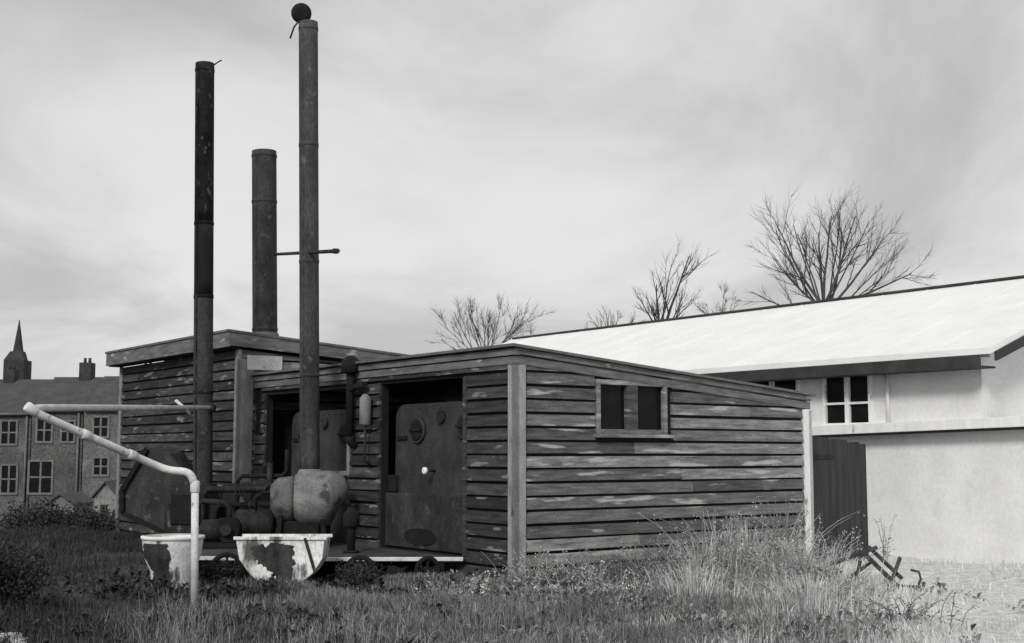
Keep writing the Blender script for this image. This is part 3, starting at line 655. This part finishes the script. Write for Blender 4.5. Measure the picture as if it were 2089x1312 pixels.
# ------------------------------------------------------------------ bare trees
def tree(name, label, base, fork_z, limbs, rad, seed, levels=3, group='bare trees beyond the hall roof', twig=1.0):
    rd = random.Random(seed)
    b = Vector(base); t = thing(name, label, 'tree', b, 0, group)
    tk = MB(); pts = []; n = 7
    for i in range(n+1): pts.append(Vector((.12*math.sin(i*1.1+seed), .1*math.cos(i*1.7), (fork_z-b.z)*i/n)))
    tk.tube(pts, [rad*(1.25-.45*i/n) for i in range(n+1)], 10); tk.build('trunk', M['bark'], t)
    cr = MB(); top = pts[-1]
    def grow(p, d, L, r, lv):
        seg = 5; q = p.copy(); pp = [q.copy()]; dd = d.copy()
        for i in range(seg):
            dd = (dd + Vector((rd.gauss(0, .07), rd.gauss(0, .07), rd.gauss(.035, .05)))).normalized()
            q = q + dd*L/seg; pp.append(q.copy())
        cr.tube(pp, [r*(1-.72*i/seg) for i in range(seg+1)], 5 if lv > 1 else 4, caps=False)
        if lv <= 0: return
        k = rd.randint(6, 8) if lv > 1 else rd.randint(9, 13)
        for j in range(k):
            f = rd.uniform(.25, .98); i = min(int(f*seg), seg-1); s = pp[i].lerp(pp[i+1], f*seg-i)
            ax = (pp[i+1]-pp[i]).normalized()
            pr = Vector((rd.gauss(0, 1), rd.gauss(0, 1), rd.gauss(.25, .6))); pr = (pr - ax*pr.dot(ax)).normalized()
            an = rd.uniform(.3, .8); nd = (ax*math.cos(an) + pr*math.sin(an)).normalized()
            grow(s, nd, L*rd.uniform(.32, .55)*(1.1-f*.3), max(r*(1-.7*f)*.55, (.0055*twig)), lv-1)
    for (dx, dz, L, r) in limbs:
        grow(top + Vector((rd.uniform(-.08, .08), 0, rd.uniform(-.5, .1))), Vector((dx, rd.uniform(-.35, .35), dz)).normalized(), L, r, levels-1)
    cr.build('crown', M['bark'], t)
    return t
def fan(n, spread, L, r, seed, lean=0):
    rd = random.Random(seed)
    return [(math.sin(a+lean), math.cos(a), L*(.72+.28*math.cos(a*.8))*rd.uniform(.88, 1.1), r*rd.uniform(.5, .95)) for a in np.linspace(-spread, spread, n)]
p = at(1688, 620, 50); tree('bare_tree', 'large bare tree with fan of heavy limbs above the white roof', (p.x, p.y, gz(p.x, p.y)), p.z-.2, fan(17, 1.2, 3.75, .08, 4, .05), .28, 4, 3)
p = at(1352, 645, 60); tree('bare_tree', 'thin bare tree with leaning twin stems, left of the largest tree', (p.x, p.y, gz(p.x, p.y)), p.z-.8, [(-.12, 1, 2.6, .08), (-.6, .8, 1.9, .06), (.22, 1, 4.4, .09), (.05, 1, 3.6, .06), (.7, .75, 2.2, .05), (-.25, .9, 2.2, .05), (.45, 1, 2.6, .05)], .17, 9, 3)
p = at(992, 720, 70); tree('bare_tree', 'faint bushy bare tree rising behind the corner of boiler house', (p.x, p.y, gz(p.x, p.y)), p.z-.5, fan(12, 1.15, 3.7, .06, 7), .2, 17, 3, twig=1.3)
p = at(1478, 655, 62); tree('bare_tree', 'low bare tree showing only twigs between the two larger trees', (p.x, p.y, gz(p.x, p.y)), p.z-.6, fan(6, .8, 1.9, .05, 3), .12, 23, 3)
p = at(1245, 690, 62); tree('bare_tree', 'low spreading bare tree barely showing over the roof ridge', (p.x, p.y, gz(p.x, p.y)), p.z-.5, fan(6, 1.0, 1.8, .05, 5, .1), .12, 31, 3)

# ------------------------------------------------------------------ town at left
def house(label, X0, X1, D, zr, ze, zb, wm, wins, chims, depth=8):
    x0 = at(X0, 900, D).x; x1 = at(X1, 900, D).x; o = Vector((x0, D, zb))
    t = thing('terraced_house', label, 'house', o, 0, 'houses of the town at left')
    W = x1-x0; he = ze-zb; hr = zr-zb
    mb = MB(); mb.box((0, 0, -1), (W, depth, he)); mb.build('wall', wm, t)
    mb = MB(); mb.prism([(-.02, -.3, he), (-.02, depth/2, hr), (-.02, depth+.3, he)], (W+.04, 0, 0)); rf = mb.build('roof', M['slate'], t)
    for cx0, cx1, ztop in chims:
        a = at(cx0, 900, D).x-x0; b = at(cx1, 900, D).x-x0; c = MB(); c.box((a, depth/2-.5, hr-.8), (b, depth/2+.5, ztop-zb)); ch = c.build('chimney', M['church'], rf)
        for k in range(2): pt = MB(); pt.tube([(a+(b-a)*(.3+.4*k), depth/2, ztop-zb), (a+(b-a)*(.3+.4*k), depth/2, ztop-zb+.35)], .11, 8); pt.build('chimney_pot', M['church'], ch)
    mb = MB(); mb.tube([(W-.25, -.12, he-.1), (W-.25, -.12, -.5)], .08, 8); mb.tube([(0.05, -.25, he-.02), (W-.05, -.25, he-.02)], .09, 8); mb.build('rainwater_pipe', M['farwin'], t)
    for (wa, wb, ya, yb) in wins:
        a = at(wa, ya, D)-o; b = at(wb, yb, D)-o; f = .14
        m = MB()
        m.box((a.x-f, -.09, b.z-f), (b.x+f, -.002, b.z)); m.box((a.x-f, -.09, a.z), (b.x+f, -.002, a.z+f*.8))
        m.box((a.x-f, -.08, b.z), (a.x, -.002, a.z)); m.box((b.x, -.08, b.z), (b.x+f, -.002, a.z)); c = (a.x+b.x)/2; m.box((c-.06, -.07, b.z), (c+.06, -.002, a.z)); q = (a.z+b.z)/2; m.box((a.x, -.066, q-.05), (b.x, -.002, q+.05))
        w = m.build('window', M['farwin'], t)
        g = MB(); g.box((a.x, -.03, b.z), (b.x, -.001, a.z)); g.build('pane', M['glass'], w)
    return t
zg = gz(-25, 85)
house('sooty terraced house below the church spire at the far left', -90, 62, 87, 6.9, 4.3, zg, M['houseB'], [(-60, -30, 860, 905), (5, 32, 860, 905), (5, 32, 950, 1005)], [(-40, -18, 7.6)])
house('terraced house with tall chimney stack in the middle of the distant row', 64, 168, 86, 7.0, 4.5, zg, M['houseB'], [(78, 104, 855, 900), (62, 104, 942, 1005), (128, 150, 860, 900)], [(120, 145, 8.0)])
house('paler stone terraced house with white window surrounds beside the shed', 170, 300, 85, 7.0, 4.5, zg, M['houseA'], [(193, 219, 852, 890), (193, 219, 935, 968), (245, 270, 852, 890)], [(250, 275, 7.7)])
def outhouse(label, X0, X1, Ye, Yr, D, wm):
    a = at(X0, Ye, D); b = at(X1, Ye, D); r = at(X0, Yr, D); z0 = gz(a.x, D); o = Vector((a.x, D, z0)); t = thing('outhouse', label, 'shed', o, 0, 'outhouses behind the far terrace')
    W = b.x-a.x; he = a.z-z0; hr = r.z-z0
    mb = MB(); mb.prism([(0,0,-.5),(W,0,-.5),(W,0,he),(W*.5,0,hr),(0,0,he)], (0,3,0)); mb.build('wall', wm, t)
    mb = MB()
    mb.prism([(-.1,-.15,he-.04),(W*.5,-.15,hr+.02),(W*.5,-.15,hr+.10),(-.1,-.15,he+.06)], (0,3.3,0)); mb.prism([(W+.1,-.15,he-.04),(W+.1,-.15,he+.06),(W*.5+.002,-.15,hr+.10),(W*.5+.002,-.15,hr+.02)], (0,3.3,0)); mb.build('roof', M['slate'], t)
    mb = MB(); mb.box((W*.3,-.05,-.3),(W*.6,-.002,he*.75)); mb.build('door', M['darkdoor'], t)
outhouse('pale gabled outhouse in front of the stone terraced house', 192, 238, 1015, 985, 62, M['trim'])
outhouse('low dull outhouse in front of the house with the tall chimney', 95, 150, 1030, 1010, 66, M['farwin'])
p = at(35, 770, 200)
t = thing('church', 'distant dark church with a pointed spire at far left', 'church', (p.x, 200, -3))
mb = MB(); mb.box((-1.6, -1.6, -.5), (1.6, 1.6, 19.2)); mb.prism([(-1.6, -1.6, 19.2), (1.6, -1.6, 19.2), (.9, -.9, 20.6), (-.9, -.9, 20.6)], (0, 1.6, 0)); mb.build('tower', M['church'], t)
mb = MB(); mb.tube([(0,0,19.0),(0,0,20.6),(0,0,at(35,655,200).z+3.2)], [1.0,.85,.05], 8)
for i_ in range(len(mb.sm)): mb.sm[i_] = False
mb.build('spire', M['church'], t)
mb = MB(); mb.prism([(-11, 2, -.5), (-1.9, 2, -.5), (-1.9, 2, 10), (-6, 2, 14), (-11, 2, 10)], (0, 20, 0)); mb.build('nave', M['church'], t)

# ------------------------------------------------------------------ vegetation
def blades(name, xy, h, w, lean, m, zfun=gz, arch=.5, dirs=None):
    n = len(xy); xy = np.asarray(xy); z = np.array([zfun(a, b) for a, b in xy])-.02
    h = np.asarray(h); th = rng.uniform(0, 2*np.pi, n); la = rng.uniform(0, 2*np.pi, n) if dirs is None else dirs
    ln = np.abs(rng.normal(0, lean, n))
    base = np.c_[xy, z]; side_ = np.c_[np.cos(th), np.sin(th), np.zeros(n)]*(w*rng.uniform(.6, 1.3, n))[:, None]
    ld = np.c_[np.cos(la), np.sin(la), np.zeros(n)]
    m1 = base + ld*(ln*h*.22)[:, None] + np.c_[np.zeros(n), np.zeros(n), h*.5]
    m2 = base + ld*(ln*h*.62)[:, None] + np.c_[np.zeros(n), np.zeros(n), h*(.86-.1*np.minimum(ln, 1))]
    tp = base + ld*(ln*h*1.1)[:, None] + np.c_[np.zeros(n), np.zeros(n), h*(1.0-arch*np.minimum(ln, 1)*.5)]
    v = np.stack([base-side_, base+side_, m1-side_*.8, m1+side_*.8, m2-side_*.5, m2+side_*.5, tp], 1).reshape(-1, 3)
    k = np.arange(n)*7
    loops = np.stack([k, k+1, k+3, k+2, k+2, k+3, k+5, k+4, k+4, k+5, k+6], 1).reshape(-1)
    me = bpy.data.meshes.new(name); me.vertices.add(7*n); me.vertices.foreach_set('co', v.reshape(-1).astype(np.float32))
    me.loops.add(11*n); me.loops.foreach_set('vertex_index', loops.astype(np.int32))
    me.polygons.add(3*n); st = (np.arange(n)*11)[:, None] + np.array([0, 4, 8])
    me.polygons.foreach_set('loop_start', st.reshape(-1).astype(np.int32))
    me.update(calc_edges=True); me.validate()
    me.materials.append(m)
    o = bpy.data.objects.new(name, me); COL.objects.link(o); return o
AP = [A0+U*1.0-V*.08, Vector((-4.4, 16.7, 0)), B0+U*1.8-V*.35, B0]
def ok(x, y):
    s = Vector((x, y, 0))
    lx, ly = local(s, A0)
    if -.06 < lx < LS+.06 and -.06 < ly < LF: return False
    lx, ly = local(s, B0)
    if -.1 < lx and -.1 < ly < LB: return False
    lx, ly = local(s, H0)
    if lx > .4: return False
    if y > 16.85 and x > -4.3 and x < -.3 and local(s, A0)[0] < 0.1: return False
    if y > 16.85 and x <= -4.3 and x > -6.2 and y < 21 and x > -4.35-(y-16.7)*.3: return False
    return True
def patch(n, x0, x1, y0, y1, dens):
    x = rng.uniform(x0, x1, n*2); y = np.sqrt(rng.uniform(y0*y0, y1*y1, n*2)); out = []
    for a, b in zip(x, y):
        if abs(a) > b*.43+.3: continue
        if rng.random() < dens(a, b) and ok(a, b): out.append((a, b))
        if len(out) >= n: break
    return np.array(out)
clump = lambda x, y: .5+.5*math.sin(x*2.3+1.7*math.sin(y*1.1))*math.sin(y*2.9+1.3*math.sin(x*1.9))
def low(x, y):                     # trodden, short growth in front of the concrete edge and round the tub
    k = sstep(13.2, 14.8, y)*(1-sstep(-.6, 1.2, x))*sstep(-6.5, -5, x)
    return 1-.5*k
xy = patch(80000, -11.5, .5, 9.8, 27, lambda x, y: (1-sstep(-3.2, .3, x))*(.15+.85*clump(x*1.3, y*1.2)))
h = np.array([(.05+.13*clump(a*.7, b*.6)+rng.uniform(0, .10))*low(a, b) for a, b in xy])
tag(blades('dark_weeds', xy, h, .0045, .6, M['weed']), 'dark rough weeds covering the ground at left', 'weeds', kind='stuff')
xy = patch(100000, -5, 4.2, 9.8, 19, lambda x, y: sstep(-4.2, -1.2, x)*(1-sstep(1.2, 3.6, x))*(.12+.88*clump(x*1.2, y*1.4)))
h = np.array([(.06+.14*clump(a*.8+2, b*.7)+rng.uniform(0, .12))*low(a, b) for a, b in xy])
tag(blades('rough_grass', xy, h, .004, .5, M['grass']), 'rough mid-grey grass in front of the boiler house', 'grass', kind='stuff')
xy = patch(75000, -.6, 9, 9.8, 22, lambda x, y: sstep(-.4, 2.8, x)*(.12+.88*clump(x*1.2, y))*(1-.88*sstep(3.4, 5, x)))
h = np.array([(.05+.13*clump(a, b*.8)*(1-.75*sstep(3.6, 5.5, a))+rng.uniform(0, .07)) for a, b in xy])
tag(blades('dry_grass', xy, h, .004, .8, M['straw']), 'pale dry grass over the yard at right', 'grass', kind='stuff')

def leafy(name, n, x0, x1, y0, y1, dens, size, m):      # broad dock and nettle leaves in rosettes
    c = patch(n, x0, x1, y0, y1, dens); per = 9; N_ = len(c)*per
    b = np.repeat(c, per, 0) + rng.normal(0, .035, (N_, 2)); z = np.array([gz(x, y) for x, y in b])
    az = rng.uniform(0, 6.283, N_); up = rng.uniform(.3, 1.3, N_); L_ = size*rng.uniform(.4, 1.2, N_)
    st = np.c_[b, z+np.abs(rng.normal(0, .05, N_))]
    d = np.c_[np.cos(az)*np.cos(up), np.sin(az)*np.cos(up), np.sin(up)]; sd = np.c_[-np.sin(az), np.cos(az), np.zeros(N_)]
    dr = np.c_[np.zeros(N_), np.zeros(N_), -.35*L_]
    v = np.stack([st, st+d*(L_*.45)[:, None]-sd*(L_*.2)[:, None], st+d*(L_*.5)[:, None]+np.c_[np.zeros(N_), np.zeros(N_), -.05*L_], st+d*(L_*.45)[:, None]+sd*(L_*.2)[:, None], st+d*L_[:, None]+dr], 1).reshape(-1, 3)
    k = np.arange(N_)*5; f = np.stack([k, k+1, k+2, k, k+2, k+3, k+1, k+4, k+2, k+2, k+4, k+3], 1).reshape(-1, 3)
    me = bpy.data.meshes.new(name); me.from_pydata(v.tolist(), [], f.tolist()); me.materials.append(m); o = bpy.data.objects.new(name, me); COL.objects.link(o); return o
tag(leafy('nettle_patch', 1500, -7, 1, 9.9, 17, lambda x, y: (1-sstep(-2, 1, x))*max(0, clump(x*1.1+2, y*.9)-.3), .15, M['leaf']), 'dark broad-leaved nettles among the weeds at left', 'weeds', kind='stuff')
tag(leafy('dock_patch', 1500, -1.5, 5, 9.9, 16.6, lambda x, y: sstep(-1.5, 1, x)*max(0, clump(x*1.2+4, y*1.1)-.25)*(1-.95*sstep(2.8, 4, x)), .13, M['stalk']), 'grey dock leaves among the grass right of centre', 'weeds', kind='stuff')

# arching tussocks of dry weeds against the side wall: individuals
def tussock(label, x, y, h, n, sp, m, seed):
    th = rng.uniform(0, 2*np.pi, n); r = np.minimum(np.abs(rng.normal(0, sp*.35, n)), sp*.75)
    xy = np.c_[x+r*np.cos(th), y+r*np.sin(th)]
    keep = np.array([ok(a, b) for a, b in xy]); xy = xy[keep]; th = th[keep]
    o = blades('weed_tussock', xy, h*rng.uniform(.3, 1.0, len(xy)), .004, .55, m, arch=.9, dirs=th+rng.normal(0, .5, len(xy)))
    me = o.data; off = Vector((x, y, gz(x, y))); me.transform(__import__('mathutils').Matrix.Translation(-off)); o.location = off
    return tag(o, label, 'weeds', 'dry tussocks by the side wall')
TS = [('tallest pale tussock against the wall left of the white corner board', 3.05, 16.6, .85, 480, .8),
      ('broad pale tussock in front of the white corner board', 3.55, 15.5, .62, 480, .85),
      ('pale arching tussock below the right half of the side wall', 2.35, 15.9, .78, 600, .75),
      ('arching tussock low beneath the side window', 1.35, 15.4, .58, 520, .7),
      ('short tussock at the foot of the grey corner board', .35, 15.1, .36, 380, .5),
      ('ragged tussock in the foreground right of centre', 1.9, 13.6, .52, 650, .8),
      ('wide straw tussock in the right foreground', 3.0, 13.0, .55, 700, .9),
      ('straw tussock beside the broken trestle', 3.75, 14.2, .36, 380, .6),
      ('small straw tussock near the bottom edge beside the pale rubble', 2.3, 11.4, .3, 300, .5)]
for i, a in enumerate(TS): tussock(a[0], a[1], a[2], a[3], a[4], a[5], M['straw'] if i not in (3, 4) else M['grass'], i)
def stalks(label, x, y, h, n, sp, m, seed):
    rd = random.Random(seed); o = Vector((x, y, gz(x, y))); t = thing('tall_weed', label, 'weeds', o, 0, 'tall leafy weeds by the side wall')
    st = MB(); lf = MB()
    for k in range(n):
        a = rd.uniform(0, 6.283); r0 = min(abs(rd.gauss(0, sp*.4)), sp*.75); b = Vector((r0*math.cos(a), r0*math.sin(a), 0))
        if not ok(x+b.x*1.4, y+b.y*1.4): continue
        H_ = h*rd.uniform(.4, 1.05); ln = rd.uniform(.1, .75); a += rd.gauss(0, .6); dv = Vector((math.cos(a), math.sin(a), 0)); pts = []
        for q in range(7):
            f = q/6; pts.append(b + dv*(ln*H_*f*f) + Vector((rd.gauss(0, .008), rd.gauss(0, .008), H_*(f - .35*ln*f*f))))
        st.tube(pts, [.0055, .005, .0045, .004, .0035, .003, .002], 4, caps=False)
        for q in range(rd.randint(9, 18)):
            f = rd.uniform(.12, 1); i_ = min(int(f*6), 5); p = pts[i_].lerp(pts[i_+1], f*6-i_); az = rd.uniform(0, 6.283); s_ = rd.uniform(.03, .085)*(1.25-f*.7)
            d = Vector((math.cos(az), math.sin(az), rd.uniform(-.4, .7))).normalized(); w_ = d.cross(Vector((0, 0, 1))).normalized()*s_*.28
            lf.add([p, p+d*s_*.5-w_, p+d*s_+Vector((0, 0, -.2*s_)), p+d*s_*.5+w_], [(0, 1, 2, 3)])
        for q in range(rd.randint(0, 4)):
            p = pts[-1] + Vector((rd.gauss(0, .02), rd.gauss(0, .02), rd.uniform(-.12, .02))); s_ = rd.uniform(.006, .011); lf.add([p+Vector((-s_, 0, 0)), p+Vector((0, s_*.4, s_)), p+Vector((s_, 0, 0)), p+Vector((0, -s_*.4, -s_))], [(0, 1, 2, 3)])
    st.build('stems', m, t)
    me = bpy.data.meshes.new('leaves'); me.from_pydata(lf.v, [], lf.f); me.materials.append(m); f_ = bpy.data.objects.new('leaves', me); COL.objects.link(f_); f_.parent = t
M['stalk2'] = mat('bleached_stalk', .20, .52, 1.5, island=.5)
for i, a in enumerate([('tallest tangle of leafy weeds by the white corner board', 3.45, 16.3, 1.2, 75, .85, 'stalk2'),
    ('tangled bleached weeds over the lower right of the side wall', 2.6, 16.1, 1.05, 70, .9, 'stalk2'),
    ('grey leafy weeds under the side window', 1.55, 15.5, .75, 52, .8, 'stalk'),
    ('grey weeds leaning over the grass right of the grey corner board', .7, 15.0, .55, 36, .7, 'stalk'),
    ('dark tangled weeds in the foreground below the side wall', 2.0, 14.2, .72, 60, .9, 'stalk'),
    ('bleached weeds left of the broken trestle', 3.5, 14.6, .8, 60, .8, 'stalk2'),
    ('dark ragged weeds in the right foreground', 3.1, 13.2, .5, 40, .8, 'stalk'),
    ('ragged weeds at the bottom edge right of the pale rubble', 3.6, 12.0, .42, 34, .7, 'stalk'),
    ('pale weeds hiding the foot of the grey corner board', .25, 14.7, .62, 46, .7, 'stalk2'),
    ('pale straggling weeds below the boilers, left of the grey corner board', -.55, 14.4, .42, 34, .7, 'stalk2'),
    ('bleached straggling weeds in the centre foreground', .9, 13.2, .5, 46, .9, 'stalk2'),
    ('bleached weeds beneath the side window in the tall grass', 1.9, 15.2, .7, 46, .8, 'stalk2'),
    ('thin weeds against the foot of the dark boarded gate', 4.75, 18.7, .6, 16, .3, 'stalk'),
    ('lone tall thin weed standing against the white wall', 5.55, 19.2, .95, 4, .04, 'stalk')]): stalks(a[0], a[1], a[2], a[3], a[4], a[5], M[a[6]], 50+i)

# dark shrub at far left and scrub by the tub
def shrub(label, x, y, r, h, n, m, group=None, ls=1.0):
    o = Vector((x, y, gz(x, y))); t = thing('shrub', label, 'shrub', o, 0, group)
    st = MB(); ends = []
    rd = random.Random(int(x*100+y*7))
    for k in range(16):
        a = rd.uniform(0, 6.28); e = Vector((math.cos(a)*r*rd.uniform(.3, 1), math.sin(a)*r*rd.uniform(.3, 1), h*rd.uniform(.5, 1)))
        st.tube([(0, 0, 0), e*.5+Vector((0, 0, .1)), e], [.02, .012, .005], 5, caps=False); ends.append(e)
    st.build('stems', M['bark'], t)
    c = np.array([tuple(ends[rd.randrange(len(ends))]*rd.uniform(.4, 1.05)) for _ in range(n)]) + rng.normal(0, r*.13, (n, 3)); c[:, 2] = np.abs(c[:, 2])+.02
    d1 = rng.normal(0, 1, (n, 3)); d1 /= np.linalg.norm(d1, axis=1)[:, None]; d2 = np.cross(d1, rng.normal(0, 1, (n, 3))); d2 /= np.linalg.norm(d2, axis=1)[:, None]
    s = rng.uniform(.025, .05, n)[:, None]*ls
    v = np.stack([c-d1*s, c+d2*s*.45, c+d1*s, c-d2*s*.45], 1).reshape(-1, 3); k = np.arange(n)*4
    mb = MB(); mb.v = [tuple(q) for q in v]; mb.f = [[int(i), int(i)+1, int(i)+2, int(i)+3] for i in k]; mb.mi = [0]*n; mb.sm = [False]*n
    me = bpy.data.meshes.new('foliage'); me.from_pydata(mb.v, [], mb.f); me.materials.append(m); f = bpy.data.objects.new('foliage', me); COL.objects.link(f); f.parent = t
p = at(8, 1215, 13.0); shrub('low dark shrub at the left edge of the field', p.x, p.y, .46, .62, 4200, M['leaf'], None, .6)
p = at(440, 1165, 15.9); shrub('dark scrub at the foot of the concrete edge between tub and trough', p.x, p.y, .34, .26, 1800, M['leaf'], None, .5)
p = at(725, 1190, 15.6); shrub('dark scrub growing right of the trough below the concrete edge', p.x, p.y, .42, .26, 2200, M['leaf'], None, .5)
for i, (X, Y, D, r, h, l) in enumerate([(40, 1085, 27, 1.2, .5, 'dark scrub at the field edge below the spire'), (140, 1085, 27.5, 1.2, .35, 'dark scrub at the field edge below the middle houses'), (215, 1085, 26.5, .8, .4, 'dark scrub at the field edge beside the shed')]):
    p = at(X, Y, D); shrub(l, p.x, p.y, r, h, 3600, M['leaf'], 'scrub along the far field edge')
# pale rubble in the foreground
def lump(label, X, Y, D, sx, sy, sz, seed):
    p = at(X, Y, D); rd = random.Random(seed)
    import bmesh
    bm = bmesh.new()
    for k in range(16):
        q = Vector((rd.gauss(0, 1), rd.gauss(0, 1), rd.gauss(0, .8))).normalized()*rd.uniform(.75, 1.1); bm.verts.new((q.x*sx, q.y*sy, q.z*sz))
    h_ = bmesh.ops.convex_hull(bm, input=bm.verts); bmesh.ops.delete(bm, geom=[v for v in bm.verts if not v.link_faces], context='VERTS')
    bmesh.ops.bevel(bm, geom=bm.edges[:], offset=.018, segments=2, affect='EDGES')
    bmesh.ops.subdivide_edges(bm, edges=[e for e in bm.edges if e.calc_length() > .05], cuts=2, use_grid_fill=True)
    for v in bm.verts: v.co += Vector((rd.gauss(0, .003), rd.gauss(0, .003), rd.gauss(0, .003)))
    me = bpy.data.meshes.new('rubble_stone'); bm.to_mesh(me); bm.free(); me.materials.append(M['stone'])
    o = bpy.data.objects.new('rubble_stone', me); COL.objects.link(o); o.location = (p.x, p.y, gz(p.x, p.y)+sz*.35); o.rotation_euler = (0, 0, seed)
    tag(o, label, 'stone', 'pale rubble lying in the grass')
lump('large pale lump of rubble at the bottom edge right of centre', 1510, 1325, 10.6, .34, .25, .07, 1)
lump('pale lump of rubble under the straw tussock, right one', 1625, 1300, 11.0, .22, .2, .06, 2)
lump('pale lump of rubble in the bottom left corner', 15, 1310, 10.9, .26, .2, .07, 3)
lump('small pale stone in the open yard at far right', 1985, 1215, 14.5, .1, .1, .06, 5)
# broken trestle
p = at(1790, 1215, 14.8)
t = thing('broken_trestle', 'broken dark timber trestle lying in the pale grass by the hall', 'trestle', (p.x, p.y, gz(p.x, p.y)))
mb = MB(); mb.beam((-.16, .0, .42), (.20, -.12, .04), 0.039, 0.050); mb.build('leg', M['timber'], t, .004)
mb = MB(); mb.beam((-.02, .25, .46), (.32, .1, .1), 0.033, 0.044); mb.build('leg', M['timber'], t, .004)
mb = MB(); mb.beam((-.5, .15, .26), (.05, .12, .46), 0.028, 0.044); mb.build('rail', M['timber'], t, .004)
mb = MB(); mb.beam((-.28, -.1, .02), (-.2, -.05, .32), 0.033, 0.033); mb.build('leg', M['timber'], t, .004)
for a_, b_ in (((-.55, -.15, .0), (-.1, -.1, .3)), ((.05, -.25, .0), (.3, .1, .34)), ((-.4, .2, .05), (.5, .0, .02))): mb = MB(); mb.beam(a_, b_, .035, .03); mb.build('stick', M['timber'], t)
mb = MB(); mb.tube([(.42, -.1, .0), (.47, -.1, .12), (.45, -.1, .2), (.36, -.1, .22)], .014, 6); mb.build('hoop', M['timber'], t)

# ------------------------------------------------------------------ light
sun_dir = Vector((-.25, -.80, .58)).normalized()
L = bpy.data.lights.new('sun', 'SUN'); L.energy = 1.5; L.angle = R(12); L.color = (1, .985, .96)
so = bpy.data.objects.new('sun', L); COL.objects.link(so); so.rotation_euler = sun_dir.to_track_quat('Z', 'Y').to_euler()
W = bpy.data.worlds.new('World'); S.world = W; W.use_nodes = True
nt = W.node_tree; N = nt.nodes; K = nt.links; bg = N['Background']; bg.inputs[1].default_value = .1
sky = N.new('ShaderNodeTexSky'); sky.sky_type = 'NISHITA'; sky.sun_disc = False
sky.sun_elevation = math.asin(sun_dir.z); sky.sun_rotation = math.atan2(sun_dir.x, sun_dir.y)
bw = N.new('ShaderNodeRGBToBW'); K.new(sky.outputs[0], bw.inputs[0])
tc = N.new('ShaderNodeTexCoord'); sp = N.new('ShaderNodeSeparateXYZ'); K.new(tc.outputs['Generated'], sp.inputs[0])
zc = N.new('ShaderNodeMath'); zc.operation = 'MAXIMUM'; zc.inputs[1].default_value = 0; K.new(sp.outputs[2], zc.inputs[0])
za = N.new('ShaderNodeMath'); za.operation = 'ADD'; za.inputs[1].default_value = .22; K.new(zc.outputs[0], za.inputs[0])
dx = N.new('ShaderNodeMath'); dx.operation = 'DIVIDE'; K.new(sp.outputs[0], dx.inputs[0]); K.new(za.outputs[0], dx.inputs[1])
dy = N.new('ShaderNodeMath'); dy.operation = 'DIVIDE'; K.new(sp.outputs[1], dy.inputs[0]); K.new(za.outputs[0], dy.inputs[1])
cb = N.new('ShaderNodeCombineXYZ'); K.new(dx.outputs[0], cb.inputs[0]); K.new(dy.outputs[0], cb.inputs[1])
mp = N.new('ShaderNodeMapping'); mp.inputs['Rotation'].default_value = (0, 0, R(-38)); mp.inputs['Scale'].default_value = (.9, .62, 1); mp.inputs['Location'].default_value = (.6, 1.4, 0)
K.new(cb.outputs[0], mp.inputs['Vector'])
n1 = N.new('ShaderNodeTexNoise'); n1.inputs['Scale'].default_value = 1.15; n1.inputs['Detail'].default_value = 9; n1.inputs['Roughness'].default_value = .56; n1.inputs['Distortion'].default_value = .7
K.new(mp.outputs[0], n1.inputs['Vector'])
r = N.new('ShaderNodeMapRange'); r.inputs[1].default_value = .32; r.inputs[2].default_value = .68; r.inputs[3].default_value = 3.4; r.inputs[4].default_value = 5.7; r.interpolation_type = 'SMOOTHSTEP'
K.new(n1.outputs['Fac'], r.inputs[0])
mx = N.new('ShaderNodeMix'); mx.data_type = 'FLOAT'; mx.inputs[0].default_value = .85; K.new(bw.outputs[0], mx.inputs[2]); K.new(r.outputs[0], mx.inputs[3])
cc = N.new('ShaderNodeCombineColor')
for i in range(3): K.new(mx.outputs[0], cc.inputs[i])
K.new(cc.outputs[0], bg.inputs[0])

S.view_settings.view_transform = 'Standard'; S.view_settings.look = 'None'; S.view_settings.exposure = .5; S.view_settings.gamma = 1
S.render.engine = 'CYCLES'
